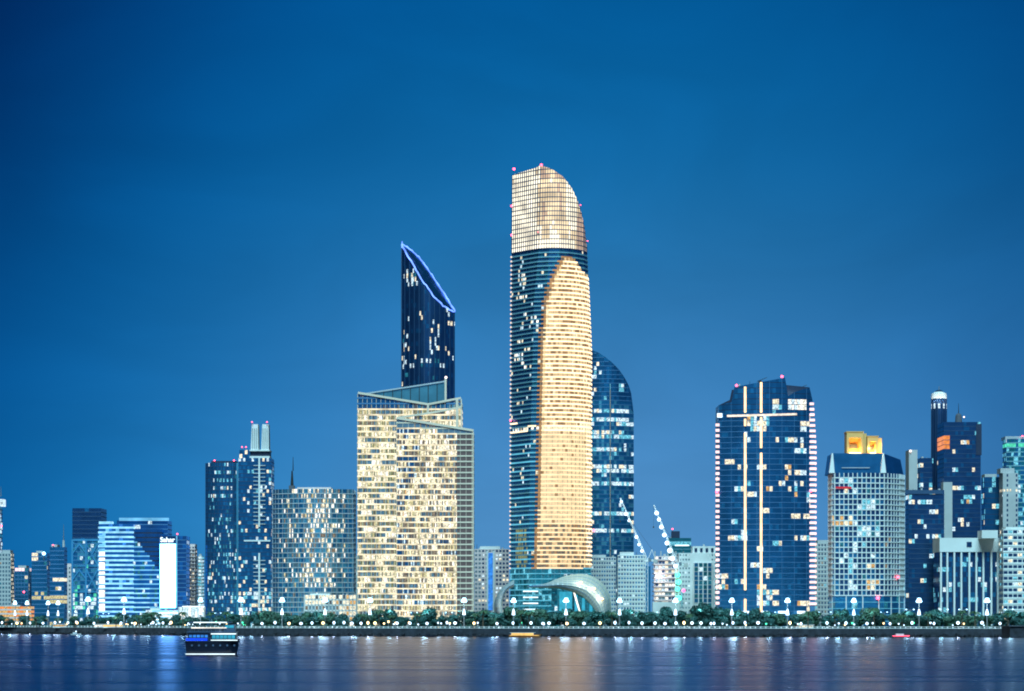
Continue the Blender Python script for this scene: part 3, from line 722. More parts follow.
# ------------------------------------------------------------------ 16 sail shaped glass tower
Y = 1950; s_ = Y/F; t = Tower('glass_tower', 'blue glass tower with a domed sloping shoulder, right behind the golden skyscraper', 'skyscraper', 604, Y)
SX2 = [560, 590, 598, 605, 612, 619, 625, 630, 633, 634]; SY2 = [345, 349, 352.5, 357, 362.5, 369.5, 377.5, 387, 398, 412]
def zt16(x, y): return t.z(interp(PXof(x+t.cx, Y), SX2, SY2))
LB = [438, 460.5, 470, 475, 481, 491, 497, 517, 520.5, 533, 537, 553]
def f(px, py, f_, b, r):
    d = .03
    if any(abs(py-q) < 1.9 for q in (412, 421.5, 426, 431, 437, 448, 466, 472, 483, 499, 513, 532)): d = .86
    if 590 < px < 602 and 364 < py < 400: d = max(d, .3)
    if 618 < px < 625 and 384 < py < 392: d = .8
    if py < 396 and d < .3: d = 0
    return mix(r, (d*.5, 'lit_ice'), (d*.15, 'lit_cream'), (d*.35, 'lit_cyan'), (.6, 'glass_navy') if py < 400 else (.3, 'glass_blue_pale'), (1, 'glass_blue'))
t.shell(rect(t.x(574), t.x(634), 8, 44, 9, 12), 0, t.z(345), 4.3*s_, 2.6*s_, f, 'cladding_navy', ztop=zt16, band=(.3, .5, 'slab_blue'), roof='glass_navy')
b = MB(); b.box(t.x(609.6), t.x(610.6), -2.5, -.8, 0, t.z(384), 'slab_teal'); t.part(b, 'facade_spine')
b = MB(); b.box(t.x(609.9), t.x(610.4), -2.9, -2.5, 0, t.z(390), 'lit_dimwarm'); t.part(b, 'spine_light')
t.beacon(593.5, 530.5, 1.5, dy=-4); t.beacon(590.5, 348.5, .5, 'beacon_white', dy=10)
# ------------------------------------------------------------------ 17 white apartment blocks
f = lambda px, py, f_, b, r: mix(r, (.05, 'lit_ice'), (.05, 'lit_teal'), (.5, 'glass_deep'), (1, 'glass_blue'))
t = simple_tower('apartment_block', 'pale apartment block directly right of the golden skyscraper, behind its shell canopy', 'apartment block', 586, 616, 557, 1800, 22, 4.2, 2.6, f, 'concrete_pale', single=(.62, .45), band=(.25, .35, 'concrete_pale'))
parapet(t, 592, 606, 557, 2.2, 'concrete_pale')
t = simple_tower('apartment_block', 'pale apartment block with square dark windows and a dark blue strip on its right edge', 'apartment block', 617, 646, 555, 1790, 22, 4.2, 2.7, f, 'concrete_pale', single=(.62, .45), band=(.25, .35, 'concrete_pale'))
parapet(t, 620, 634, 555, 3, 'concrete_pale')
b = MB(); b.box(t.x(645.5), t.x(650.5), -.3, 18, 0, t.z(566), 'glass_blue'); t.part(b, 'glass_stair')
# 18 building under construction
f = lambda px, py, f_, b, r: mix(r, (.25, 'lit_white'), (.12, 'lit_cream'), (.12, 'lit_ice'), (.2, 'glass_grey'), (1, 'glass_deep'))
t = simple_tower('unfinished_building', 'pinkish building under construction between the two cranes, its open floors lit', 'building', 654, 678, 556, 1800, 20, 4.4, 3.2, f, 'concrete_pink', single=(.75, .55), band=(1.2, .9, 'concrete_pink'))
b = MB()
for xx in (655, 661, 668, 676): b.box(t.x(xx)-.4, t.x(xx)+.4, 1, 2, t.z(556), t.z(551), 'concrete_grey')
t.part(b, 'rooftop_column')
b = MB(); b.box(t.x(652), t.x(679), -9, -3, 0, t.z(602), 'concrete_pale'); t.part(b, 'site_screen')
b = MB(); b.box(t.x(656), t.x(662), -2, -1.2, t.z(578), t.z(575.5), 'lamp_white'); t.part(b, 'site_lamp')
point_light('site_lamp_light', (t.x(659), -6, t.z(577)), 2000, (.9, .92, 1), 1, t.root)
b = MB(); b.box(t.x(680.6), t.x(681.8), -8, -7, t.z(608), t.z(590), 'lit_cyan'); t.part(b, 'light_pylon')
# 19
f = lambda px, py, f_, b, r: (None if (px < 693 and py > 595) or (px < 699 and py > 603) else mix(r, (.10, 'lit_ice'), (.10, 'lit_teal'), (.3, 'glass_teal'), (1, 'glass_blue')))
Y = 1790; s_ = Y/F; t = Tower('apartment_block', 'white apartment block with a stepped blue glass front, left of the light striped dark tower', 'apartment block', 698, Y)
t.shell(rect(t.x(679), t.x(720), 2, 26), 0, t.z(553), 4.3*s_, 3*s_, lambda px, py, f_, b, r: mix(r, (.06, 'lit_ice'), (1, 'glass_grey')) if (px < 690 or px > 712) else None, 'concrete_pale', single=(.5, .4))
t.shell(rect(t.x(694), t.x(712), 0, 1.9), t.z(612), t.z(563), 4.3*s_, 4.4*s_, f, 'concrete_pale', band=(.4, .5, 'steel_pale'), mull=(.7, .5, 'concrete_pale'), body_name='glass_bay', strip_name='bay_window_band')
b = MB(); b.box(t.x(693), t.x(716), 4, 20, t.z(553), t.z(546), 'concrete_pale')
for q in range(4): b.box(t.x(695+q*5.5), t.x(697.5+q*5.5), 3.6, 4.1, t.z(552), t.z(548), 'glass_deep')
t.part(b, 'roof_storey')
clutter(t, 681, 692, 553); clutter(t, 697, 714, 546, 6, 3)
# 19b
f = lambda px, py, f_, b, r: ('lit_cyan' if 540 < py < 546 or r.random() < .05 else 'glass_teal')
t = simple_tower('office_block', 'distant low blue block with cyan lit rows behind the white apartment block', 'office block', 667, 691, 538, 2300, 20, 3.8, 2.4, f, 'cladding_navy', band=(.3, .6, 'slab_teal'))
b = MB(); b.box(t.x(672), t.x(680), 3, 12, t.z(538), t.z(531), 'cladding_navy'); t.part(b, 'roof_plant'); t.beacon(672.5, 529, 1.0, dy=2)
b = MB(); b.box(t.x(675), t.x(689), -.6, -.1, t.z(546), t.z(544.8), 'white_strip'); t.part(b, 'light_cornice')

# ------------------------------------------------------------------ cranes
def crane(pts_tip, pts_foot, Y, bulbs, label, mk):
    t = Tower('construction_crane', label, 'crane', pts_foot[0], Y)
    fx, fz = 0, t.z(pts_foot[1]); tx, tz = t.x(pts_tip[0]), t.z(pts_tip[1])
    b = MB()
    n = 14
    for sx, sy in ((-1, -1), (1, -1), (1, 1), (-1, 1)): b.bar((sx, sy, 0), (sx, sy, fz), .35, mk)
    for i in range(n):
        za, zb = fz*i/n, fz*(i+1)/n; e = 1 if i % 2 else -1
        b.bar((-e, -1, za), (e, -1, zb), .22, mk); b.bar((-1, -e, za), (-1, e, zb), .22, mk); b.bar((1, e, za), (1, -e, zb), .22, mk)
    t.part(b, 'mast')
    b = MB(); b.box(-1.6, 1.6, -1.6, 1.6, fz, fz+1.2, mk); b.box(1.2, 3.2, -2.2, -.4, fz+.2, fz+2.8, 'glass_grey'); t.part(b, 'cab')
    b = MB(); b.bar((0, 0, fz+1), (6.5, 0, fz+1.2), 1.4, mk); b.box(5, 8, -1.4, 1.4, fz-.8, fz+2, 'concrete_grey'); t.part(b, 'counterweight')
    b = MB(); b.bar((.5, 0, fz+1), (4, 0, fz+9), .4, mk); b.bar((6.5, 0, fz+1.5), (4, 0, fz+9), .3, mk); b.bar((4, 0, fz+9), (tx*.75, 0, fz+(tz-fz)*.75), .14, 'dark_metal'); t.part(b, 'a_frame')
    b = MB(); A = Vector((0, 0, fz+1)); T_ = Vector((tx, 0, tz)); n = 22
    d = (T_-A).normalized(); up = Vector((-d.z, 0, d.x)); up = up if up.z > 0 else -up
    def q(i, k):
        w = 1.0*(1-.55*i/n); p = A.lerp(T_, i/n)
        return tuple(p+(up*w*1.2 if k == 2 else Vector((0, (-w if k == 0 else w), 0))))
    for k in range(3): b.bar(q(0, k), q(n, k), .28, mk)
    for i in range(n):
        for k in range(3): b.bar(q(i, k), q(i+1, (k+1) % 3), .17, mk)
    jib = t.part(b, 'jib')
    b = MB(); b.bar((tx, 0, tz), (tx, 0, tz-(tz-fz)*.35), .12, 'dark_metal'); b.box(tx-.5, tx+.5, -.4, .4, tz-(tz-fz)*.35-1.2, tz-(tz-fz)*.35, 'dark_metal'); t.part(b, 'hook_line')
    for px, py, r_, k in bulbs:
        b = MB(); b.ball(t.x(px, -1.6), -1.6, t.z(py, -1.6), r_*1.25, k); b.build('work_lamp', jib)
        if k != 'lamp_pink': point_light('work_light', (t.x(px, -1.6)-.5, -4.2, t.z(py, -1.6)), 420 if k == 'lamp_white' else 900, (.8, .92, 1) if k == 'lamp_white' else (.3, 1, .7), .6, t.root)
    return t
crane((653.5, 505), (677, 566), 1760, [(656.6, 513, 1.25, 'lamp_white'), (659, 519.6, 1.1, 'lamp_white'), (661.4, 527, 1.25, 'lamp_white'), (664.3, 535, 1.25, 'lamp_white'), (667, 543, 1.3, 'lamp_white'), (669.8, 550.5, 1.5, 'lamp_white'),
    (672.5, 558.5, 1.4, 'lamp_white'), (675.3, 566, 1.2, 'lamp_white'), (677.5, 575, 1.5, 'lamp_green'), (678.5, 582, 1.6, 'lamp_green'), (677.5, 589, 1.5, 'lamp_green'), (679, 598, 1.6, 'lamp_green'), (683.5, 590.5, 1.2, 'lamp_pink')],
    'crane with bright white bulbs up its jib and green lamps on its mast', 'crane_paint')
crane((620, 498), (646.5, 562), 1745, [(621.3, 501.6, .8, 'lamp_white'), (626, 514, .95, 'lamp_white'), (629, 520.6, .8, 'lamp_white'), (636.4, 537, 1.0, 'lamp_white'), (639, 544.5, .9, 'lamp_white'), (642, 551, .95, 'lamp_white')],
    'luffing crane with smaller bulbs, leaning across the blue glass domed tower', 'crane_paint')

# ------------------------------------------------------------------ 20 dark tower with light strips
Y = 1650; s_ = Y/F; t = Tower('office_tower', 'dark glass tower with two gold light strips and rows of pink lights down both edges', 'office tower', 765, Y)
def z20(x, y):
    px = PXof(x+t.cx, Y)
    if px < 733.5: return t.z(interp(px, [716, 733], [406, 402]))
    if px < 786.5: return t.z(interp(px, [734, 786], [387.5, 378]))
    return t.z(interp(px, [787, 795, 810.5], [397, 392, 387])) if px < 811 else t.z(401)
def f(px, py, f_, b, r):
    if 400 < py < 409 and 789 < px < 806: return mix(r, (.7, 'lit_white'), (1, 'lit_ice'))
    d = .015
    if 417 < py < 426 and 747 < px < 770: d = .7
    if 398 < py < 408 and 774 < px < 786: d = .7
    if px > 786 and 418 < py < 525: d = .12
    if px > 795 and f_ % 4 == 0 and 418 < py < 545: d = .7
    if 735 < px < 752 and 440 < py < 540: d = .11
    if 752 < px < 786 and 425 < py < 610: d = .07
    if 728 < px < 752 and 538 < py < 543: d = .7
    if px < 728 and 575 < py < 592: d = .6
    if px < 728 and 545 < py < 575: d = .08
    if 590 < py < 604 and 757 < px < 778: d = .85
    if py > 599 and px > 798: d = .3
    if py < 398: d = 0
    return mixc(d, px, f_, 20, r, ((.5, 'lit_cream'), (.27, 'lit_ice'), (.05, 'lit_orange'), (1, 'lit_cyan')), ((.1, 'glass_blue'), (1, 'glass_navy')))
def b20(px, py, f_, b, r): return 'slab_blue' if py > 420 else None
t.shell(rect(t.x(718.5), t.x(812.5), 0, 18, 5, 10, 0, 0), 0, t.z(378), 5.4*s_, 3.1*s_, f, 'cladding_navy', ztop=z20, band=(.35, .38, 'slab_blue'), band_fn=b20, mull=(.22, .3, 'slab_blue'), mull_every=4)
def bulge(px): 
    u = (px-717)/95.5; return -5*4*u*(1-u)
for px, segs in ((745, ((387, 412.5), (419, 426), (433, 590), (599, 611))), (761, ((382.5, 412.5), (417.5, 448), (453, 612)))):
    for ya, yb in segs:
        b = MB(); d_ = bulge(px); b.box(t.x(px-.95, d_), t.x(px+.95, d_), d_-1.5, d_-.6, t.z(yb, d_), t.z(ya, d_), 'strip_warm'); t.part(b, 'light_strip')
b = MB(); b.box(t.x(717), t.x(722), -1.9, -.9, t.z(417.5), t.z(413.5), 'white_strip'); t.part(b, 'light_strip')
for i in range(14):
    a_, c_ = 727+i*5, 732+i*5; d_ = min(bulge(a_), bulge(c_))-.35; b = MB(); b.box(t.x(a_, d_), t.x(c_, d_)-.05, d_-.3, d_+.1, t.z(416.9-.13*i, d_), t.z(414.9-.13*i, d_), 'strip_soft'); t.part(b, 'light_strip')
for i in range(34):
    y = 425+i*5.4
    b = MB(); b.box(t.x(715.6), t.x(719.2), -1.3, -.2, t.z(y+1.3), t.z(y-1.3), 'edge_pink'); t.part(b, 'edge_lamp')
for i in range(38):
    y = 404+i*5.4; q = .6+.4*min(1, i/8)
    b = MB(); b.box(t.x(809.5), t.x(809.5+6.8*q), -1.3, 2, t.z(y+1.2), t.z(y-1.2), 'edge_pink'); t.part(b, 'edge_lamp')
b = MB(); b.box(t.x(808.5), t.x(814.8), -.6, 10, 0, t.z(402), 'slab_blue'); t.part(b, 'edge_pier')
for xx, yy, r_ in ((736.5, 385.5, 1.25), (782, 376.5, 1.25)): t.beacon(xx, yy, r_, dy=1)
t.beacon(717, 492, 1.4, dy=-2.5); t.beacon(811, 491, 1.1, dy=-2.5)
for xx, yy in ((761, 380.5), (801, 388), (730, 401)):
    b = MB(); b.box(t.x(xx-1.5), t.x(xx+1.5), 6, 8, t.z(yy+3), t.z(yy-1), 'dark_metal'); b.bar((t.x(xx-3), 7, t.z(yy)), (t.x(xx+7), 7, t.z(yy-4)), .35, 'dark_metal'); t.part(b, 'cleaning_cradle')
b = MB()
for xx in (722, 744, 764, 781, 800): b.box(t.x(xx-4), t.x(xx+4), -8, -7, t.z(613.5), t.z(611), 'white_strip')
t.part(b, 'entrance_canopy')
clutter(t, 737, 780, 385, 8)
# 21
f = lambda px, py, f_, b, r: mix(r, (.08, 'lit_cyan'), (.1, 'lit_dimwarm'), (1, 'glass_deep'))
t = simple_tower('apartment_block', 'grey apartment block seen between the light striped tower and the gold crowned one', 'apartment block', 812, 833, 543, 1820, 22, 4.4, 3.2, f, 'concrete_grey', single=(.45, .5), band=(.3, .3, 'concrete_pale'))
parapet(t, 818, 828, 543, 3, 'concrete_grey')
# ------------------------------------------------------------------ 22 gold crowned tower
Y = 1640; s_ = Y/F; t = Tower('apartment_tower', 'apartment tower with a pale window grid and two glowing gold frames on its roof', 'tower', 866, Y)
lit22 = [(835, 468, 885, 474, .3, 0), (837, 476, 850, 482, .8, 1), (837, 489, 850, 497, .8, 0), (857, 500, 876, 508, .85, 1), (833, 518, 853, 526, .75, 0), (857, 529, 878, 536, .8, 1), (840, 555, 852, 562, .75, 1), (860, 563, 874, 571, .8, 0), (860, 580, 880, 592, .6, 0), (850, 476, 858, 590, .22, 1), (862, 545, 880, 560, .2, 1), (832, 500, 842, 515, .2, 1)]
def f(px, py, f_, b, r):
    for a, c, d, e, p, k in lit22:
        if a <= px <= d and c <= py <= e and r.random() < p: return mix(r, (.6, 'lit_cyan'), (1, 'lit_ice')) if k else mix(r, (.6, 'lit_cream'), (1, 'lit_orange'))
    if px > 884: return mix(r, (.02, 'lit_cyan'), (.03, 'lit_dimwarm'), (.3, 'glass_grey'), (1, 'glass_deep'))
    return mix(r, (.04, 'lit_teal'), (.2, 'glass_blue'), (1, 'glass_deep'))
pl = [(t.x(833), 3), (t.x(835), 0), (t.x(857), -1.5), (t.x(884), 0), (t.x(892), 5), (t.x(899, 12), 12), (t.x(904, 22), 22), (t.x(904, 22), 26), (t.x(833), 20)]
t.shell(pl, t.z(596), t.z(473), 5.45*s_, 4.6*s_, f, 'concrete_grey', band=(.75, .75, 'concrete_pale'), mull=(.6, .6, 'concrete_pale'))
t.shell(pl, 0, t.z(596), 6*s_, 5*s_, lambda px, py, f_, b, r: mix(r, (.08, 'lit_cyan'), (.1, 'lit_teal'), (1, 'glass_blue')), 'concrete_grey', band=(.35, .4, 'cyan_line'), mull=(.7, .5, 'concrete_pale'), mull_every=3, body_name='podium_body', strip_name='podium_window_band', band_name='podium_floor_band', frame_name='podium_mullion_frame')
b = MB(); T0, T1 = t.z(473), t.z(453)
tp = [(t.x(831), 2), (t.x(884), 2), (t.x(903, 22), 20), (t.x(903, 22), 33), (t.x(831), 33)]; tq = [(t.x(833.5), 3), (t.x(884), 3), (t.x(900, 22), 20), (t.x(900, 22), 32), (t.x(833.5), 32)]
n = 5
for i in range(n):
    j = (i+1) % n; za = T1 if i in (0, 4, 1) else T1-(1.8 if i else 0)
    h = lambda k: T1-(3.2 if k in (2, 3) else 0)
    b.quad((*tp[i], T0), (*tp[j], T0), (*tq[j], h(j)), (*tq[i], h(i)), 'glass_navy')
b.poly([(*q, T1-(3.2 if k in (2, 3) else 0)) for k, q in enumerate(tq)], 'concrete_dark'); t.part(b, 'roof_storey')
for xa, xb, xt in ((829, 834.5, 832.5), (880.5, 886, 883.5)):
    b = MB(); b.hexa([(t.x(xa), -1, T0), (t.x(xb), -1, T0), (t.x(xb), 3, T0), (t.x(xa), 3, T0), (t.x(xt)-.3, 1, T1), (t.x(xt)+.5, 1, T1), (t.x(xt)+.5, 3, T1), (t.x(xt)-.3, 3, T1)], 'concrete_pale'); t.part(b, 'corner_fin')
b = MB(); b.box(t.x(842), t.x(870), 1.1, 1.6, t.z(468), t.z(467.2), 'steel_pale'); t.part(b, 'facade_rail')
for x0, x1, x2, yt in ((848, 864.5, 868.5, 431.5), (868.8, 879.5, 883.8, 436)):
    b = MB(); z0, z1 = T1-.5, t.z(yt); a, c, e = t.x(x0), t.x(x1), t.x(x2); w = 1.6
    b.box(a, a+w, 6, 18, z0, z1, 'crown_gold_wall'); b.box(c-w, c, 6, 18, z0, z1, 'crown_gold_wall'); b.box(a+w, c-w, 6, 18, z1-(z1-z0)*.26, z1, 'crown_gold_wall')
    b.box(a+w, c-w, 15, 18, z0, z1-(z1-z0)*.26, 'crown_gold_wall'); b.box(c+.01, e, 9, 17, z0, z1-.6, 'crown_gold_wall'); b.box(a-.4, c+.4, 5.6, 18.4, z1, z1+.6, 'crown_gold_wall'); t.part(b, 'crown_frame')
    b = MB(); m_ = (a+c)/2; ww = (c-a)*.22; b.hexa([(m_-ww*1.2, 14, z0+(z1-z0)*.3), (m_+ww*1.2, 14, z0+(z1-z0)*.3), (m_+ww*1.2, 14.9, z0+(z1-z0)*.3), (m_-ww*1.2, 14.9, z0+(z1-z0)*.3), (m_-ww, 14, z0+(z1-z0)*.5), (m_+ww, 14, z0+(z1-z0)*.5), (m_+ww, 14.9, z0+(z1-z0)*.5), (m_-ww, 14.9, z0+(z1-z0)*.5)], 'concrete_dark'); t.part(b, 'crown_louvre')
    point_light('crown_light', (m_, 10, z0+1.6), 6500, (1, .62, .2), .6, t.root); point_light('crown_light', (m_, 2.5, z0+2.0), 1500, (1, .62, .2), .6, t.root); point_light('crown_light', (e+1.2, 6, z0+4), 3500, (1, .62, .2), .6, t.root)
    b = MB(); b.box(a+w, c-w, 5, 6, z0+.3, z0+1.4, 'lamp_warm'); t.part(b, 'crown_lamp')
t.beacon(898, 577, 1.4, dy=8); t.beacon(878, 598, 1.6, dy=-3)
b = MB()
for i in range(6): b.box(t.x(831+i*8), t.x(836+i*8), -1.2, -.8, t.z(488.2), t.z(487.2), 'beacon_red')
b2 = MB(); b2.box(t.x(835), t.x(851), -2.3, -1.9, t.z(488.6), t.z(486.8), 'red_glow'); t.part(b2, 'red_light_band')

# ------------------------------------------------------------------ 23-25 dark cluster at the right
def dark(d, py0=0, rowp=None):
    def g(px, py, f_, b, r):
        q = d
        if rowp and any(a <= py <= c and x0 <= px <= x1 for a, c, x0, x1 in rowp): q = .45
        return mixc(q, px, f_, 23, r, ((.3, 'lit_ice'), (.4, 'lit_cream'), (.25, 'lit_cyan'), (1, 'lit_orange')), ((.1, 'glass_navy'), (1, 'glass_deep')), 7)
    return g
t = simple_tower('office_block', 'dark lower block with a warm lit top row, right of the gold crowned tower', 'office block', 905.5, 944, 490, 1760, 26, 5, 3, dark(.06, 0, [(500, 505, 905, 940), (509, 513, 917, 938), (524, 529, 917, 938), (534, 538, 925, 940), (552, 556, 905, 940)]), 'cladding_navy', band=(.3, .5, 'slab_dark'))
b = MB(); b.box(t.x(905), t.x(942.5), -.9, .2, t.z(494), t.z(490), 'slab_dark'); t.part(b, 'roof_fascia')
t = simple_tower('office_block', 'dark block with a lone cyan window behind the lower dark block', 'office block', 917, 932, 458, 1850, 22, 5, 3, dark(.10, 0, [(466, 470, 920, 930), (477, 482, 918, 930)]), 'cladding_navy', band=(.3, .5, 'slab_dark'))
b = MB(); b.box(t.x(908.5), t.x(917), -2, 14, 0, t.z(450), 'concrete_grey'); t.part(b, 'stair_shaft')
b = MB(); b.ball(t.x(910.5, -3), -3, t.z(451, -3), .9, 'beacon_white'); t.part(b, 'beacon')
# round tower
Y = 1900; s_ = Y/F; t = Tower('round_tower', 'slim round navy tower under a pale dome cap, tallest of the right hand cluster', 'tower', 939, Y)
a_ = 7.6*s_
t.shell(ellipse(0, 0, a_, a_, 20), 0, t.z(399), 5*s_, 2.4*s_, lambda px, py, f_, b, r: 'lit_ice' if (404 < py < 408 and b % 2) else mix(r, (.012, 'lit_cyan'), (1, 'glass_deep')), 'cladding_navy', mull=(.3, .3, 'slab_dark'))
b = MB(); b.cyl(0, 0, t.z(399), t.z(393.5), a_*1.03, a_*.98, 'concrete_pale', 20); t.part(b, 'lit_drum')
b = MB(); b.ball(0, 0, t.z(393.6), a_*.62, 'cladding_navy', 16, 8, .8); b.cyl(0, 0, t.z(393.8), t.z(392), a_*.98, a_*.55, 'concrete_pale', 20); b.cyl(0, 0, t.z(389.5), t.z(386), .4, .15, 'pole_metal'); t.part(b, 'dome')
for k in range(5):
    an = -math.pi/2+(k-2)*.5; point_light('drum_light', (a_*2*math.cos(an), a_*2*math.sin(an), t.z(401)), 700, (1, .86, .78), .4, t.root)
Y = 1840; s_ = Y/F; t = Tower('office_tower', 'dark tower with a domed lantern and mast, just right of the slim round one', 'tower', 962, Y)
def f(px, py, f_, b, r):
    if px < 949.5 and 437 < py < 450: return 'lit_amber'
    return dark(.035, 0, [(430, 434, 948, 958), (430, 434, 974, 982), (441, 446, 955, 979), (463, 467, 970, 980), (469, 473, 947, 980), (487, 491, 950, 965), (494, 506, 962, 974), (524, 530, 945, 976)])(px, py, f_, b, r)
t.shell(rect(t.x(944), t.x(980.5), 0, 28), 0, t.z(422), 4.6*s_, 2.8*s_, f, 'cladding_navy', band=(.3, .4, 'slab_dark'))
b = MB(); b.box(t.x(976), t.x(981.5), -.6, 24, t.z(455), t.z(424), 'cladding_navy'); t.part(b, 'corner_bay')
b = MB(); b.cyl(t.x(961), 10, t.z(422), t.z(415), 2.8, 2.4, 'concrete_dark', 12); b.ball(t.x(961), 10, t.z(415.2), 2.4, 'concrete_dark', 12, 6); t.part(b, 'lantern_dome')
b = MB(); b.cyl(t.x(961), 10, t.z(413), t.z(402), .35, .12, 'dark_metal'); t.part(b, 'antenna')
t.beacon(964, 417, .9, 'beacon_white', dy=6)
b = MB(); b.box(t.x(940.5), t.x(949.5), -12, -2, 0, t.z(483), 'concrete_grey'); t.part(b, 'lift_shaft')
# 24 pilaster block
Y = 1720; s_ = Y/F; t = Tower('civic_building', 'concrete block with tall white vertical fins and a deep blank cornice', 'building', 969, Y)
t.shell(rect(t.x(940), t.x(998.5), 0, 26), 0, t.z(552), 5*s_, 3*s_, lambda px, py, f_, b, r: mix(r, (.06, 'lit_cyan'), (.04, 'lit_ice'), (.2, 'glass_blue'), (1, 'glass_deep')), 'concrete_dark', band=(.25, .4, 'slab_dark'))
b = MB(); b.box(t.x(939), t.x(998.5), -2.5, 26, t.z(552), t.z(538), 'concrete_pale'); b.box(t.x(966), t.x(971), -2.9, -2.5, t.z(547), t.z(542), 'glass_deep')
t.part(b, 'cornice')
for xx in (939.7, 946, 953, 960, 968, 975, 982, 990, 996.5):
    b = MB(); b.box(t.x(xx), t.x(xx+1.7), -2.2, .1, 0, t.z(552)-.02, 'concrete_pale'); t.part(b, 'fin')
f = lambda px, py, f_, b, r: (mix(r, (.08, 'lit_cream'), (.12, 'lit_cyan'), (.03, 'lit_ice'), (1, 'glass_deep')))
t = simple_tower('apartment_block', 'pale concrete block with wide dark windows, a few lit, at the right edge', 'apartment block', 999, 1046, 529, 1700, 26, 5.9, 5, f, 'concrete_pale', single=(.82, .5), band=(.35, .35, 'concrete_pale'))
b = MB(); b.box(t.x(983), t.x(999), 4, 20, t.z(538), t.z(530), 'concrete_pale'); t.part(b, 'side_wing')
parapet(t, 1006, 1030, 529, 2, 'concrete_pale')
clutter(t, 1003, 1026, 529, 6, 5)
# 25
t = simple_tower('office_block', 'dark block with scattered cyan windows behind the finned concrete block', 'office block', 981.5, 999, 477, 1900, 22, 5.4, 3.4, lambda px, py, f_, b, r: mix(r, (.16, 'lit_cyan'), (.04, 'lit_cream'), (1, 'glass_navy')), 'cladding_navy', band=(.3, .5, 'slab_dark'))
parapet(t, 985, 997, 477, 3, 'concrete_grey')
t = simple_tower('office_block', 'plain grey concrete tower with a row of small lit windows, at the right', 'office block', 999, 1018, 473, 1880, 22, 5, 3, lambda px, py, f_, b, r: ('lit_cream' if 489 < py < 494 and r.random() < .7 else 'lit_ice' if r.random() < .02 else 'glass_deep' if b % 3 == 1 else None), 'concrete_grey', single=(.5, .5))
b = MB(); b.box(t.x(1001), t.x(1015), 2, 16, t.z(473), t.z(468), 'concrete_grey'); t.part(b, 'roof_plant')
Y = 2000; s_ = Y/F
t = simple_tower('glass_tower', 'blue glass tower with a green lit top floor, cut off by the right edge', 'tower', 1003, 1046, 439, Y, 30, 4.6, 2.6, lambda px, py, f_, b, r: ('lit_green' if 444 < py < 450 and r.random() < .8 else mix(r, (.16, 'lit_cyan'), (.05, 'lit_ice'), (.4, 'glass_blue'), (1, 'glass_teal'))), 'cladding_navy', band=(.4, .9, 'slab_teal'), bow=3)
b = MB(); b.box(t.x(1006), t.x(1040), 3, 20, t.z(439), t.z(436), 'steel_pale'); t.part(b, 'roof_storey'); t.beacon(1022.5, 436, .8, dy=1)

# ------------------------------------------------------------------ ground, water, sea wall
shore = [(-1500, 2700), (-395, 1830), (-178, 1540), (0, 1450), (300, 1400), (700, 1370), (1500, 1340)]
def shore_y(x): return interp(x, [p[0] for p in shore], [p[1] for p in shore])
b = MB(); b.poly([(-9000, -600, 0), (9000, -600, 0), (9000, 1900, 0), (1500, 1345, 0)][:0] or [(-12000, -600, 0), (12000, -600, 0), (12000, 3500, 0), (-12000, 3500, 0)], 'stone')
water = b.build('water'); tag(water, kind='structure')
b = MB(); XS = [-6000, -3000]+[-1500+i*60 for i in range(51)]+[3000, 6000]
for i in range(len(XS)-1):
    xa, xb = XS[i], XS[i+1]; b.quad((xa, shore_y(xa)+2, G), (xb, shore_y(xb)+2, G), (xb, 14000, G), (xa, 14000, G), 'land')
tag(b.build('ground'), kind='structure')
b = MB()
for i in range(len(XS)-1):
    xa, xb = XS[i], XS[i+1]; b.quad((xa, shore_y(xa)+2, G+.02), (xb, shore_y(xb)+2, G+.02), (xb, shore_y(xb)+16, G+.02), (xa, shore_y(xa)+16, G+.02), 'paving')
tag(b.build('promenade'), kind='structure')
b = MB()
for i in range(len(XS)-1):
    xa, xb = XS[i], XS[i+1]; b.quad((xa, shore_y(xa)+60, G+.03), (xb, shore_y(xb)+60, G+.03), (xb, shore_y(xb)+86, G+.03), (xa, shore_y(xa)+86, G+.03), 'asphalt')
tag(b.build('road'), kind='structure')
# sea wall with rock toe
XF = [-700+i*12 for i in range(118)]
b = MB()
for i in range(len(XF)-1):
    xa, xb = XF[i], XF[i+1]; ya, yb = shore_y(xa), shore_y(xb)
    b.quad((xa, ya-.4, -1), (xb, yb-.4, -1), (xb, yb+.4, G+.25), (xa, ya+.4, G+.25), 'stone'); b.quad((xa, ya+.4, G+.25), (xb, yb+.4, G+.25), (xb, yb+2.6, G+.25), (xa, ya+2.6, G+.25), 'stone')
tag(b.build('sea_wall'), 'long dark stone sea wall between the water and the tree lined promenade', 'sea wall')
rk = MB(); q = random.Random(5)
for i in range(1500):
    x = q.uniform(-560, 560); y = shore_y(x)-q.uniform(.3, 6.5); r_ = q.uniform(.5, 1.5)
    n0 = len(rk.v); rk.ball(x, y, (shore_y(x)-y < 3)*1.0+q.uniform(-.3, .5), r_, 'rock', 6, 4, .7)
    for k in range(n0, len(rk.v)): v = rk.v[k]; rk.v[k] = (v[0]+q.uniform(-.2, .2)*r_, v[1]+q.uniform(-.2, .2)*r_, v[2]+q.uniform(-.15, .15)*r_)
tag(rk.build('rocks'), kind='stuff')
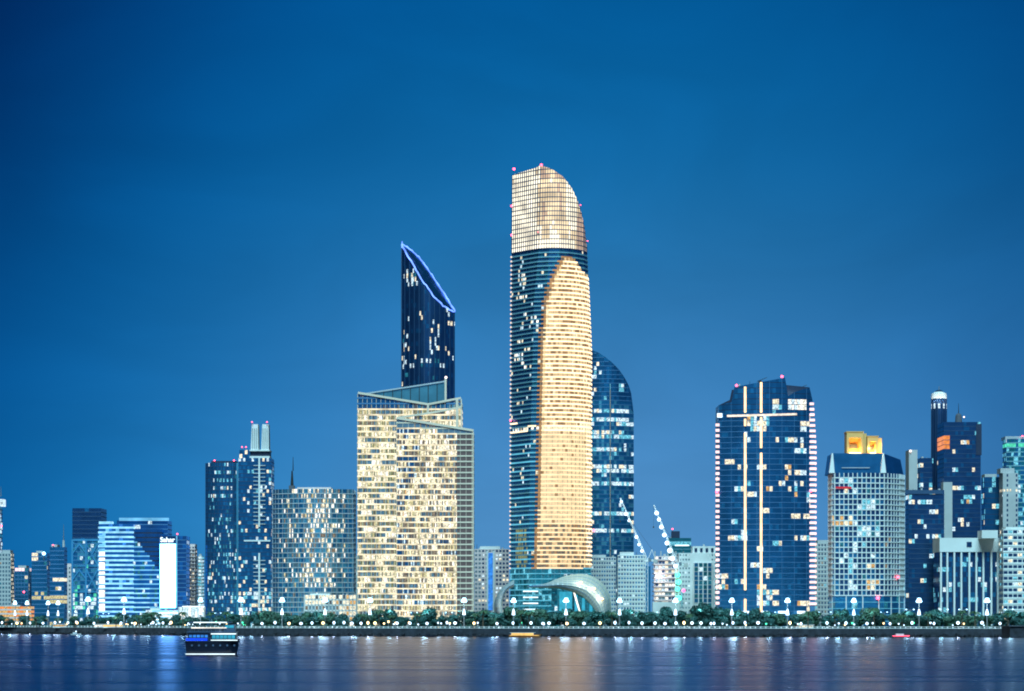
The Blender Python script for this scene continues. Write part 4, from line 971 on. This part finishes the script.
# balustrade: white posts and rail along the promenade edge
b = MB()
x = -560
while x < 560:
    ya = shore_y(x)+3.2
    if not (470 < x < 560): b.box(x-.28, x+.28, ya-.28, ya+.28, G+.25, G+1.45, 'balustrade_white')
    x += 3.0
x = -560
bp = MB()
while x < 556:
    xb = x+6; ya, yb = shore_y(x)+3.2, shore_y(xb)+3.2
    for z0, z1 in ((G+.3, G+.55), (G+1.2, G+1.4)): bp.hexa([(x, ya-.14, z0), (xb, yb-.14, z0), (xb, yb+.14, z0), (x, ya+.14, z0), (x, ya-.14, z1), (xb, yb-.14, z1), (xb, yb+.14, z1), (x, ya+.14, z1)], 'balustrade_white')
    x = xb
br = thing('balustrade', (0, 0, 0), 'white balustrade running along the top of the dark sea wall', 'balustrade')
b.build('baluster_posts', br)['kind'] = 'stuff'; bp.build('handrail', br)
# jetty at the right edge
xj = WX(1004, 1385); b = MB(); b.box(xj, xj+60, 1368, 1392, -1, 6.3, 'stone'); b.box(xj-1, xj+61, 1367, 1393, 6.3, 6.7, 'concrete_dark')
tag(b.build('jetty'), 'dark raised quay block jutting into the water at the right edge', 'jetty')

# ------------------------------------------------------------------ trees
zones = [(-9, 32, 'below the blocks at the left edge'), (32, 70, 'below the dark blue blocks with the mast'), (70, 100, 'below the truss lit tower'), (100, 146, 'below the blue banded office'), (146, 206, 'below the white screen tower'),
         (206, 271, 'below the twin dark towers'), (271, 357, 'below the wide curved apartment block'), (357, 415, 'below the left wing of the cream office tower'), (415, 474, 'below the right wing of the cream office tower'), (474, 510, 'below the pinkish apartment block'), (510, 552, 'below the golden skyscraper'), (552, 612, 'below the shell canopy'),
         (612, 652, 'below the pale blocks right of the canopy'), (652, 679, 'below the building under construction'), (679, 716, 'below the stepped white block'), (716, 766, 'below the left half of the light striped tower'), (766, 816, 'below the right half of the light striped tower'), (816, 905, 'below the gold crowned tower'),
         (905, 940, 'below the dark cluster'), (940, 999, 'below the finned concrete block'), (999, 1040, 'at the right edge of the photo')]
ords = 'first second third fourth fifth sixth seventh eighth ninth tenth eleventh twelfth thirteenth fourteenth fifteenth sixteenth'.split()
def zone_of(px):
    for a, c, p in zones:
        if a <= px < c: return p
    return zones[0][2] if px < 0 else zones[-1][2]
def labels(items, what, tail='from the left'):
    """items: (px, obj) -> single label by neighbourhood and order"""
    cnt = {}
    for px, o in sorted(items, key=lambda i: i[0]):
        z = zone_of(px); k = cnt.get(z, 0); cnt[z] = k+1
        o['label'] = f"{ords[min(k, 15)]} {what} {tail} {z}"
def crown_mesh(seed, w, h, leafk, n=1250):
    q = random.Random(seed); b = MB(); lobes = []
    for i in range(9):
        a = q.uniform(0, 6.28); d = q.uniform(0, w*.30); lobes.append((d*math.cos(a), d*math.sin(a)*.8, h*q.uniform(.28, .8), w*q.uniform(.16, .30), h*q.uniform(.16, .26)))
    for i in range(n):
        l = q.choice(lobes); u = Vector((q.gauss(0, 1), q.gauss(0, 1), q.gauss(0, 1))).normalized()*q.uniform(.75, 1.1)
        c = Vector((l[0]+u.x*l[3], l[1]+u.y*l[3], l[2]+u.z*l[4])); s = q.uniform(.22, .5)
        n_ = (u+Vector((q.gauss(0, .5), q.gauss(0, .5), q.gauss(0, .5)))).normalized(); t1 = n_.cross(Vector((q.random(), q.random(), q.random()))).normalized(); t2 = n_.cross(t1)
        b.quad(tuple(c-t1*s-t2*s*.7), tuple(c+t1*s-t2*s*.6), tuple(c+t1*s*.8+t2*s), tuple(c-t1*s*.7+t2*s*.8), leafk)
    return b.mesh('crown')
def trunk_mesh(seed, h):
    q = random.Random(seed); b = MB(); b.cyl(0, 0, 0, h*.4, .32, .22, 'bark', 6)
    for i in range(5):
        a = i*1.26+q.uniform(-.3, .3); b.bar((0, 0, h*.36), (math.cos(a)*h*.22, math.sin(a)*h*.22, h*q.uniform(.6, .75)), .28, 'bark', .1)
    return b.mesh('trunk')
CR = [crown_mesh(11+i, 8.5, 8.0, 'leaf' if i % 4 else 'leaf_pale') for i in range(7)]; TR = [trunk_mesh(30+i, 8.0) for i in range(3)]
q = random.Random(21); tl = []
def height_at(px): return interp(px, [0, 60, 120, 250, 262, 330, 365, 400, 440, 500, 545, 575, 590, 620, 700, 730, 830, 900, 940, 1024], [7, 7.5, 8, 7.5, 10.5, 10, 9, 8.5, 9.5, 9.5, 9.5, 12, 10, 10.5, 11, 9.5, 9, 9.5, 8.8, 8.5])
for row, (dy, st) in enumerate(((24, 11.5), (40, 12.5))):
    px = -6+row*5
    while px < 1030:
        x0 = WX(px, 1500 if px > 300 else 1700); 
        Yy = shore_y(WX(px, 1480))+dy+q.uniform(-4, 4); x0 = WX(px, Yy); Yy = shore_y(x0)+dy+q.uniform(-4, 4); x0 = WX(px, Yy)
        hh = height_at(px)*q.uniform(.68, 1.18)*(1.28 if row else .85)
        if row == 0 and q.random() < .28: px += st*.8; continue
        r_ = thing('tree', (x0, Yy, G), '', 'tree', 'broad trees along the waterfront promenade'); k = q.randrange(7)
        c = bpy.data.objects.new('crown', CR[k]); c.parent = r_; COL.objects.link(c); t_ = bpy.data.objects.new('trunk', TR[k % 3]); t_.parent = r_; COL.objects.link(t_)
        r_.scale = (hh/8*q.uniform(.95, 1.35),)*2+(hh/8,); r_.rotation_euler.z = q.uniform(0, 6.28)
        tl.append((px+row*.001, r_, row)); px += st*q.uniform(.75, 1.3)
labels([(a, o) for a, o, r_ in tl if r_ == 0], 'front row tree,'); labels([(a, o) for a, o, r_ in tl if r_ == 1], 'back row tree,')
# palms
def palm_meshes(seed):
    q = random.Random(seed); b = MB()
    for i in range(16):
        a = 6.28*i/16+q.uniform(-.15, .15); L = q.uniform(2.6, 3.4); rise = q.uniform(.2, 1.5); P = []
        for k in range(6):
            u = k/5; P.append(Vector((math.cos(a)*L*u, math.sin(a)*L*u, rise*math.sin(u*2.2)-1.9*u*u)))
        sd = Vector((-math.sin(a), math.cos(a), 0))
        for k in range(5):
            for e in (-1, 1):
                w0, w1 = .5*(1-abs(k/5-.4)), .5*(1-abs((k+1)/5-.4)); d = Vector((0, 0, -.28))
                b.quad(tuple(P[k]), tuple(P[k+1]), tuple(P[k+1]+(sd*e+d)*w1*(k < 4)), tuple(P[k]+(sd*e+d)*w0), 'frond')
    return b.mesh('fronds')
PF = [palm_meshes(3), palm_meshes(4)]; b = MB(); b.cyl(0, 0, 0, 3.5, .3, .24, 'bark', 7); b.cyl(0, 0, 3.5, 7.3, .24, .2, 'bark', 7); b.ball(0, 0, 7.3, .38, 'bark', 7, 4); PT = b.mesh('trunk')
pl_ = []
for px in (6, 36, 75, 98, 116, 139, 152, 183, 211, 226, 246, 362, 379, 391, 417, 475, 483, 521, 529, 612, 690, 808, 835, 874, 902, 928, 962, 975, 1008):
    Yy = shore_y(WX(px, 1480))+8; x0 = WX(px, Yy); Yy = shore_y(x0)+q.uniform(9, 16); x0 = WX(px, Yy)
    r_ = thing('palm_tree', (x0, Yy, G), '', 'palm tree', 'palms along the waterfront promenade'); k = q.randrange(2); sc = q.uniform(1.05, 1.5)
    t_ = bpy.data.objects.new('trunk', PT); t_.parent = r_; COL.objects.link(t_); c = bpy.data.objects.new('fronds', PF[k]); c.parent = r_; c.location.z = 7.3; COL.objects.link(c)
    r_.scale = (sc, sc, sc*q.uniform(.85, 1.1)); r_.rotation_euler.z = q.uniform(0, 6.28); pl_.append((px, r_))
labels(pl_, 'palm tree,')
# low shrubbery behind the promenade
b = MB()
for i in range(9000):
    x = q.uniform(-470, 470); y = shore_y(x)+q.uniform(17, 46); z = G+abs(q.gauss(0, .9)); s = q.uniform(.3, .7)
    a = Vector((q.gauss(0, 1), q.gauss(0, 1), q.gauss(0, 1))).normalized(); t1 = a.cross(Vector((.3, .5, .8))).normalized()*s; t2 = a.cross(t1); c = Vector((x, y, z))
    b.quad(tuple(c-t1-t2), tuple(c+t1-t2), tuple(c+t1+t2), tuple(c-t1+t2), 'leaf')
tag(b.build('shrubbery'), kind='stuff')

# ------------------------------------------------------------------ promenade lamps
def lamp_proto(kind):
    r_ = thing('promenade_lamp', (0, 0, 0), '', 'street lamp', 'white globe lamps along the promenade')
    b = MB(); b.cyl(0, 0, 0, .5, .22, .16, 'pole_metal', 8); b.cyl(0, 0, .5, 2.9, .09, .07, 'pole_metal', 8); b.build('pole', r_)
    b = MB(); b.ball(0, 0, 3.3, .85, kind, 10, 7); b.build('globe', r_)
    return r_
lw = lamp_proto('lamp_white'); lws = lamp_proto('lamp_warm'); pts = []
q = random.Random(9)
fixed = [2, 17, 30, 43, 55, 68, 77, 94, 108, 121, 135, 153, 163, 171, 262, 275, 289, 301, 312, 323, 334, 344, 352, 361, 368, 375, 397, 410, 427, 447, 455, 474, 497, 513, 531, 543, 549, 567, 584, 600, 615, 629, 642, 655, 665, 676, 684, 692, 701, 711, 714, 733, 745, 758, 790, 801, 827, 846, 867, 890, 912, 934, 958, 982, 1000]
used = set(); items = []
for i, px in enumerate(fixed):
    src = lws if (q.random() < .12) else lw
    o = src if src.name not in used else copy_tree(src); used.add(src.name)
    Yy = shore_y(WX(px, 1470))+9; x0 = WX(px, Yy); Yy = shore_y(x0)+q.uniform(1.5, 2.2); x0 = WX(px, Yy)
    o.location = (x0, Yy, G); sc = q.uniform(.8, 1.2); o.scale = (sc, sc, q.uniform(.95, 1.15)); items.append((px, o))
    if i % 2 == 0: point_light('globe_light', (x0, Yy-.9, G+3.3), 800, (.72, .9, 1), .5)
labels(items, 'globe lamp,')
items = []; q = random.Random(77)
def garden_proto(k):
    r_ = thing('garden_lamp', (0, 0, 0), '', 'garden lamp', 'small lamps among the promenade trees')
    b = MB(); b.cyl(0, 0, 0, 2.2, .08, .07, 'pole_metal', 6); b.build('pole', r_); b = MB(); b.cyl(0, 0, 2.2, 2.9, .3, .42, k, 8); b.cyl(0, 0, 2.9, 3.0, .5, .2, 'pole_metal', 8); b.build('lantern', r_); return r_
GP = [garden_proto('lamp_white'), garden_proto('lamp_warm'), garden_proto('lamp_green')]; used = set()
for i in range(64):
    px = q.uniform(2, 250) if i < 30 else q.uniform(380, 560) if i < 44 else q.uniform(720, 1000); src = GP[0 if q.random() < .68 else 1 if q.random() < .6 else 2]
    o = src if src.name not in used else copy_tree(src); used.add(src.name)
    Yy = shore_y(WX(px, 1480))+16; x0 = WX(px, Yy); Yy = shore_y(x0)+q.uniform(6, 17); x0 = WX(px, Yy); sc = q.uniform(.8, 1.5)
    o.location = (x0, Yy, G); o.scale = (sc, sc, sc*q.uniform(.8, 1.2)); items.append((px, o))
labels(items, 'small garden lamp,')
# ------------------------------------------------------------------ high lamp masts
def mast_proto():
    r_ = thing('lamp_mast', (0, 0, 0), '', 'lamp mast', 'tall lamp masts rising out of the promenade trees')
    b = MB(); b.cyl(0, 0, 0, 8, .42, .36, 'pole_metal', 8); b.cyl(0, 0, 8, 16.2, .3, .2, 'pole_metal', 8); b.build('pole', r_)
    b = MB()
    for k in range(8):
        a = k*math.pi/4; b.bar((0, 0, 16.3), (.8*math.cos(a), .8*math.sin(a), 16.7), .14, 'pole_metal')
    b.cyl(0, 0, 16.1, 16.5, .6, .8, 'pole_metal', 12); br_ = b.build('lamp_bracket', r_)
    for k in range(9):
        a = k*math.pi/3; zz = 17.2 if k < 6 else 18.5; rr = .95 if k < 6 else .45; b = MB(); b.ball(rr*math.cos(a*(1 if k < 6 else 2)), rr*math.sin(a*(1 if k < 6 else 2)), zz, .85, 'lamp_cyan', 8, 5, 1.0); b.build('flood_lamp', br_)
    b = MB(); b.cyl(0, 0, 8.6, 10.6, 1.0, .75, 'lamp_white', 10); b.cyl(0, 0, 10.6, 12.4, .75, .3, 'lamp_white', 10); b.build('lit_column', r_)
    return r_
mp_ = mast_proto(); items = []
masts = [(15, .7), (27, .7), (48, .75), (58, .75), (88, 1.05), (124, 1.05), (200.5, .9), (241, 1.1), (282, 1.05), (325, 1.05), (370, 1), (464, 1.05), (513.5, 1.0), (566, 1.1), (619.5, 1.0), (675.5, 1.05), (731.8, 1.05), (787.5, 1.05), (853.8, 1.0), (919, 1.1), (987, 1.15)]
for i, (px, sc) in enumerate(masts):
    o = mp_ if i == 0 else copy_tree(mp_)
    Yy = shore_y(WX(px, 1480))+20; x0 = WX(px, Yy); Yy = shore_y(x0)+20; x0 = WX(px, Yy); k = Yy/1500
    o.location = (x0, Yy, G); o.scale = (sc*k, sc*k, (.95+.05*sc)*k*(.88 if i < 4 else 1)); items.append((px, o))
    point_light('mast_light', (x0, Yy-3, G+17*k), 3200*sc, (.6, .9, 1), 2.2)
labels(items, 'tall lamp mast,')
# twin arm lamps between the masts
r0 = thing('street_lamp', (0, 0, 0), '', 'street lamp', 'twin arm street lamps behind the trees')
b = MB(); b.cyl(0, 0, 0, 12, .22, .14, 'pole_metal', 8); b.build('pole', r0)
for e in (-1, 1):
    b = MB(); b.bar((0, 0, 11.8), (e*2.2, 0, 12.4), .2, 'pole_metal'); arm_ = b.build('arm', r0); b = MB(); b.ball(e*2.4, 0, 12.4, .55, 'lamp_cyan', 8, 5, .6); b.build('lamp_head', arm_)
items = []
for i, px in enumerate((72, 106, 156, 180, 193, 218, 229, 382, 414, 432, 449, 654, 742, 772, 803, 816, 834, 884, 910, 944, 963, 1009)):
    o = r0 if i == 0 else copy_tree(r0); Yy = shore_y(WX(px, 1520))+52; x0 = WX(px, Yy); Yy = shore_y(x0)+52; x0 = WX(px, Yy)
    o.location = (x0, Yy, G); sc = .95 if px in (72, 910, 944, 963, 1009) else .82; o.scale = (sc, sc, sc); items.append((px, o))
labels(items, 'twin arm lamp,')
for px in (144, 190, 222, 300, 345, 392, 436, 488, 540, 596, 654, 705, 760, 820, 884, 950, 1010):
    Yy = shore_y(WX(px, 1560))+70; point_light('street_light', (WX(px, Yy), Yy, G+12), 3500, (.55, .9, 1), 3)
for i in range(30):
    px = 10+i*34.5; Yy = shore_y(WX(px, 1510))+33; point_light('tree_fill_light', (WX(px, Yy), Yy, G+11.5), 1800 if i % 3 else 3000, (.5, .92, 1), 1.0)  # added lights without fixtures between the tree rows, to brighten the crowns
# kiosks
def kiosk(px, w, label, k):
    Yy = shore_y(WX(px, 1480))+13; x0 = WX(px, Yy); Yy = shore_y(x0)+13; x0 = WX(px, Yy)
    r_ = thing('kiosk', (x0, Yy, G), label, 'kiosk'); b = MB(); b.box(-w/2, w/2, 0, 3, 0, 2.3, 'concrete_pale'); b.build('wall', r_)
    b = MB(); b.box(-w/2-.5, w/2+.5, -1.2, 3.4, 2.3, 2.6, 'hull_white'); b.build('roof', r_); b = MB(); b.box(-w/2+.4, w/2-.4, -.12, -.02, .9, 2.0, k); b.build('serving_window', r_)
kiosk(113, 14, 'low promenade kiosk with a warm lit front below the blue banded office', 'warm_panel'); kiosk(100, 9, 'small promenade kiosk glowing white just left of the warm lit one', 'lit_white')
kiosk(806, 9, 'small lit kiosk on the promenade right of the light striped tower', 'lit_cream'); kiosk(60, 10, 'small orange lit kiosk on the promenade near the left edge', 'lit_orange')

# ------------------------------------------------------------------ boats
def hull(L, W, H, k, sheer=.5):
    b = MB(); n = 12; rows_ = []
    for i in range(n+1):
        u = i/n; x = -L/2+L*u; w = W/2*(1-max(0, (u-.55)/.45)**2.2)*(.82+.18*min(1, u*5)); hz = H+sheer*(max(0, u-.5)*2)**2; fl = .6
        rows_.append([(x-(.12*L*0), -w, hz), (x*(.86 if u > .5 else .95), -w*fl, -.5), (x*(.86 if u > .5 else .95), w*fl, -.5), (x, w, hz)])
    for i in range(n):
        a, c = rows_[i], rows_[i+1]
        for j in range(3): b.quad(a[j], a[j+1], c[j+1], c[j], k)
        b.quad(a[0], c[0], c[3], a[3], k)
    b.poly(rows_[0], k); return b
# double deck ferry, lit, nearest boat
Y = 648; x0 = WX(213, Y); r_ = thing('ferry', (x0, Y, 0), 'double deck ferry with a dark hull, cyan lit cabin and white lit roof, nearest boat', 'ferry')
hull(14.6, 4.6, 3.7, 'hull_dark', .8).build('hull', r_)
b = MB(); b.box(-7.1, 6.2, -2.45, -2.3, .15, .38, 'white_strip'); b.build('hull_light', r_)
b = MB(); b.box(-7.0, -1.2, -2.42, -2.32, 3.85, 4.5, 'blue_neon'); b.build('blue_light_panel', r_)
b = MB(); b.box(-6.6, 6.4, -1.9, 1.9, 3.8, 6.1, 'hull_dark'); b.build('cabin', r_)
for i in range(6): b = MB(); b.box(.0+i*1.05, .9+i*1.05, -2.02, -1.9, 4.35, 5.35, 'panel_teal'); b.build('cabin_window', r_)
for i in range(5): b = MB(); b.box(-6.2+i*1.05, -5.4+i*1.05, -2.02, -1.9, 4.75, 5.4, 'lit_blue'); b.build('cabin_window', r_)
b = MB(); b.box(-6.9, 6.9, -2.36, -2.3, 4.62, 4.68, 'ferry_paint')
for i in range(24): b.box(-6.9+i*.6, -6.84+i*.6, -2.36, -2.3, 3.75, 4.65, 'ferry_paint')
b.build('deck_railing', r_)
for i in range(7): b = MB(); b.cyl(0, 0, 0, .06, .28, .28, 'ferry_paint', 12); o_ = b.build('fender', r_); o_.rotation_euler.x = math.pi/2; o_.location = (-5.4+i*1.9, -2.1, 2.6)
b = MB(); b.box(3.2, 6.0, -1.6, 1.6, 6.3, 8.3, 'ferry_paint'); wh = b.build('wheelhouse', r_); b = MB(); b.box(3.5, 5.8, -1.72, -1.6, 7.3, 8.0, 'panel_teal'); b.build('window', wh)
b = MB(); b.box(-.3, 6.5, -2.15, -1.95, 5.55, 5.85, 'white_strip'); b.build('cabin_light', r_)
b = MB(); b.box(-.3, 6.9, -2.45, -2.3, 3.9, 4.1, 'white_strip'); b.build('deck_light', r_)
b = MB(); b.box(-6.8, 6.6, -2.1, 2.1, 6.1, 6.3, 'ferry_paint'); b.build('upper_deck', r_)
b = MB()
for i in range(10):
    for yy in (-2, 2): b.cyl(-5.9+i*1.15, yy, 6.3, 8.7, .06, .06, 'ferry_paint', 6)
b.build('roof_posts', r_)['kind'] = 'stuff'
b = MB(); b.box(-6.2, 5.2, -2.15, 2.15, 8.7, 8.95, 'ferry_paint'); b.build('roof', r_)
b = MB(); b.box(-5.0, 4.0, -2.3, -2.16, 8.66, 8.9, 'white_strip'); b.build('roof_light', r_)
b = MB(); b.box(-5.6, 3.9, -2.2, -2.1, 7.2, 7.45, 'lit_soffit'); b.build('rail_light', r_)
b = MB(); b.box(-6.7, 6.5, -2.08, -2.02, 7.0, 7.08, 'ferry_paint'); b.box(-6.7, 6.5, -2.08, -2.02, 6.65, 6.7, 'ferry_paint'); b.build('railing', r_)
b = MB(); b.cyl(1, 0, 8.95, 10.6, .08, .04, 'pole_metal', 6); b.build('flag_mast', r_)
point_light('ferry_light', (2, -3.2, 6.6), 60, (.7, .9, 1), .3, r_)
# launch
Y = 1385; x0 = WX(525, Y); r_ = thing('launch', (x0, Y, 0), 'long low tour boat glowing warm yellow, in front of the golden skyscraper', 'boat')
hull(19, 4.2, 1.3, 'boat_wood', .6).build('hull', r_); b = MB(); b.box(-8, 5, -1.7, 1.7, 1.3, 2.5, 'hull_white'); b.build('cabin', r_)
b = MB(); b.box(-7.8, 4.8, -1.85, -1.72, 1.45, 2.3, 'warm_panel'); b.build('cabin_window', r_); b = MB(); b.box(-8.8, 6, -2, 2, 2.5, 2.7, 'hull_white'); b.build('roof', r_)
b = MB(); b.box(-8.8, 8, -2.25, -2.12, .9, 1.15, 'warm_panel'); b.build('hull_light', r_)
Y = 1372; x0 = WX(901, Y); r_ = thing('motorboat', (x0, Y, 0), 'small motorboat with a red light strip, below the dark cluster at the right', 'boat')
hull(11, 3, 1.0, 'hull_dark', .4).build('hull', r_); b = MB(); b.box(-3, 1.5, -1, 1, 1, 2.1, 'hull_white'); b.build('cabin', r_); b = MB(); b.box(-5, 4.6, -1.62, -1.5, .75, 1.0, 'beacon_red'); b.build('light_strip', r_)
Y = 1400; x0 = WX(430, Y); r_ = thing('dinghy', (x0, Y, 0), 'small unlit dark dinghy below the cream office tower', 'boat')
hull(5.5, 2, .9, 'hull_dark', .3).build('hull', r_); b = MB(); b.box(-1.8, -.6, -.5, .5, .9, 1.7, 'hull_dark'); b.build('console', r_)
Y = 1600; x0 = WX(76, Y); r_ = thing('motorboat', (x0, Y, 0), 'small motorboat with one white lamp, below the truss lit tower', 'boat')
hull(7, 2.4, .9, 'hull_white', .4).build('hull', r_); b = MB(); b.box(-2, .5, -.8, .8, .9, 1.9, 'hull_white'); b.build('cabin', r_); b = MB(); b.ball(0, 0, 2.5, .45, 'lamp_white'); b.cyl(0, 0, 1.9, 2.3, .06, .06, 'pole_metal', 5); b.build('lamp', r_)

# ------------------------------------------------------------------ water material
m, N, L, P = nodes('sea_water'); N.remove(P); out = [n for n in N if n.type == 'OUTPUT_MATERIAL'][0]
geo = N.new('ShaderNodeNewGeometry')
def wnoise(sx, sy, det):
    mpg = N.new('ShaderNodeMapping'); mpg.inputs['Scale'].default_value = (sx, sy, 1); L.new(geo.outputs['Position'], mpg.inputs['Vector'])
    nz = N.new('ShaderNodeTexNoise'); nz.inputs['Scale'].default_value = 1.0; nz.inputs['Detail'].default_value = det; nz.inputs['Roughness'].default_value = .6; L.new(mpg.outputs['Vector'], nz.inputs['Vector']); return nz.outputs['Fac']
n1 = wnoise(.006, .035, 6); n2 = wnoise(.05, .25, 4)
ad = N.new('ShaderNodeMath'); ad.operation = 'MULTIPLY_ADD'; ad.inputs[1].default_value = .05; L.new(n2, ad.inputs[0]); L.new(n1, ad.inputs[2])
bp_ = N.new('ShaderNodeBump'); bp_.inputs['Strength'].default_value = .45; bp_.inputs['Distance'].default_value = .9; L.new(ad.outputs[0], bp_.inputs['Height'])
mr = N.new('ShaderNodeMapRange'); mr.inputs['To Min'].default_value = .20; mr.inputs['To Max'].default_value = .30; mr.inputs['From Min'].default_value = .3; mr.inputs['From Max'].default_value = .7; L.new(n1, mr.inputs['Value'])
gl = N.new('ShaderNodeBsdfGlossy'); gl.distribution = 'BECKMANN'; gl.inputs['Color'].default_value = (.42, .42, .53, 1); L.new(mr.outputs['Result'], gl.inputs['Roughness']); L.new(bp_.outputs['Normal'], gl.inputs['Normal'])
df = N.new('ShaderNodeBsdfDiffuse'); df.inputs['Color'].default_value = (0, .012, .04, 1)
fr = N.new('ShaderNodeFresnel'); fr.inputs['IOR'].default_value = 1.33
mx = N.new('ShaderNodeMixShader'); L.new(fr.outputs[0], mx.inputs[0]); L.new(df.outputs[0], mx.inputs[1]); L.new(gl.outputs[0], mx.inputs[2]); L.new(mx.outputs[0], out.inputs['Surface'])
water.data.materials.clear(); water.data.materials.append(m)

# ------------------------------------------------------------------ sky
w = bpy.data.worlds.new('World'); SC.world = w; w.use_nodes = True; N = w.node_tree.nodes; L = w.node_tree.links; bg = N['Background']
tc = N.new('ShaderNodeTexCoord'); sep = N.new('ShaderNodeSeparateXYZ'); L.new(tc.outputs['Generated'], sep.inputs[0])
def ramp(src, lo, hi, stops):
    mr = N.new('ShaderNodeMapRange'); mr.inputs['From Min'].default_value = lo; mr.inputs['From Max'].default_value = hi; L.new(src, mr.inputs['Value'])
    r_ = N.new('ShaderNodeValToRGB'); r_.color_ramp.interpolation = 'B_SPLINE' if len(stops) > 3 else 'EASE'; e = r_.color_ramp.elements
    for i, (p, c) in enumerate(stops):
        el = e[i] if i < 2 else e.new((p-lo)/(hi-lo)); el.position = (p-lo)/(hi-lo); el.color = (*c, 1)
    L.new(mr.outputs['Result'], r_.inputs['Fac']); return r_.outputs['Color']
# twilight glow: brightest low over the middle of the town, deeper blue with height and to the sides
vert = ramp(sep.outputs['Z'], -.02, .6, [(-.02, lin((96, 154, 208))), (.6, lin((0, 26, 66))), (.04, lin((90, 152, 208))), (.09, lin((68, 136, 196))), (.14, lin((42, 121, 180))), (.19, lin((14, 107, 168))), (.26, lin((0, 90, 156))), (.4, lin((0, 62, 116)))])
side = ramp(sep.outputs['X'], -.30, .30, [(-.30, (0, .17, .34)), (.30, (.25, .42, .52)), (-.21, (.02, .40, .60)), (-.13, (.16, .70, .84)), (-.05, (.72, .92, .96)), (.05, (1, 1, 1)), (.13, (.72, .88, .92)), (.2, (.42, .62, .72))])
mxn = N.new('ShaderNodeMix'); mxn.data_type = 'RGBA'; mxn.blend_type = 'MULTIPLY'; mxn.inputs[0].default_value = 1; L.new(vert, mxn.inputs[6]); L.new(side, mxn.inputs[7])
xz = N.new('ShaderNodeMath'); xz.operation = 'MULTIPLY'; L.new(sep.outputs['X'], xz.inputs[0]); L.new(sep.outputs['Z'], xz.inputs[1])
cor = ramp(xz.outputs[0], -.07, -.016, [(-.07, (.2, .30, .42)), (-.016, (1, 1, 1))])
mxc = N.new('ShaderNodeMix'); mxc.data_type = 'RGBA'; mxc.blend_type = 'MULTIPLY'; mxc.inputs[0].default_value = 1; L.new(mxn.outputs[2], mxc.inputs[6]); L.new(cor, mxc.inputs[7]); mxn = mxc
# faint thin cloud
nz = N.new('ShaderNodeTexNoise'); mp2 = N.new('ShaderNodeMapping'); mp2.inputs['Scale'].default_value = (1, 1, 2.2); L.new(tc.outputs['Generated'], mp2.inputs['Vector']); L.new(mp2.outputs['Vector'], nz.inputs['Vector']); nz.inputs['Scale'].default_value = 7; nz.inputs['Detail'].default_value = 5; nz.inputs['Distortion'].default_value = .8
cr = N.new('ShaderNodeMapRange'); cr.inputs['From Min'].default_value = .35; cr.inputs['From Max'].default_value = .7; cr.inputs['To Min'].default_value = .90; cr.inputs['To Max'].default_value = 1.07; L.new(nz.outputs['Fac'], cr.inputs['Value'])
sc2 = N.new('ShaderNodeVectorMath'); sc2.operation = 'SCALE'; L.new(mxn.outputs[2], sc2.inputs[0]); L.new(cr.outputs['Result'], sc2.inputs['Scale'])
# the side of the sky behind the viewer is already night
bk = N.new('ShaderNodeMapRange'); bk.inputs['From Min'].default_value = -.6; bk.inputs['From Max'].default_value = .7; bk.inputs['To Min'].default_value = .62; bk.inputs['To Max'].default_value = 1.0; L.new(sep.outputs['Y'], bk.inputs['Value'])
sc3 = N.new('ShaderNodeVectorMath'); sc3.operation = 'SCALE'; L.new(sc2.outputs[0], sc3.inputs[0]); L.new(bk.outputs['Result'], sc3.inputs['Scale'])
sky = N.new('ShaderNodeTexSky'); sky.sky_type = 'NISHITA'; sky.sun_disc = False; sky.sun_elevation = math.radians(-4); sky.sun_rotation = math.radians(200)
sk = N.new('ShaderNodeVectorMath'); sk.operation = 'SCALE'; sk.inputs['Scale'].default_value = .008; L.new(sky.outputs[0], sk.inputs[0])
ad = N.new('ShaderNodeVectorMath'); ad.operation = 'ADD'; L.new(sc3.outputs[0], ad.inputs[0]); L.new(sk.outputs[0], ad.inputs[1])
L.new(ad.outputs[0], bg.inputs['Color']); bg.inputs['Strength'].default_value = 1.0
# added fill from above and behind the viewer that lifts the facades
sl = bpy.data.lights.new('facade_fill', 'SUN'); sl.energy = 4.6; sl.angle = math.radians(30); sl.color = (.46, .85, 1); so = bpy.data.objects.new('facade_fill', sl); COL.objects.link(so)
so.rotation_euler = (math.radians(42), 0, math.radians(-3))

# ------------------------------------------------------------------ camera
cam = bpy.data.cameras.new('camera'); co = bpy.data.objects.new('camera', cam); COL.objects.link(co); SC.camera = co
co.location = (0, 0, CAMH); co.rotation_euler = (math.pi/2, 0, 0); cam.lens = F*36/1024; cam.sensor_width = 36; cam.sensor_fit = 'HORIZONTAL'; cam.shift_y = (HY-345.5)/1024; cam.clip_start = 1; cam.clip_end = 30000
vs = SC.view_settings; vs.view_transform = 'Standard'; vs.look = 'None'; vs.gamma = 1; vs.exposure = 0; vs.use_curve_mapping = False
SC.render.engine = 'CYCLES'; cy = SC.cycles; cy.use_denoising = True; cy.max_bounces = 4; cy.diffuse_bounces = 2; cy.glossy_bounces = 3; cy.sample_clamp_indirect = 4; cy.filter_width = 1.9
cy.caustics_reflective = False; cy.caustics_refractive = False
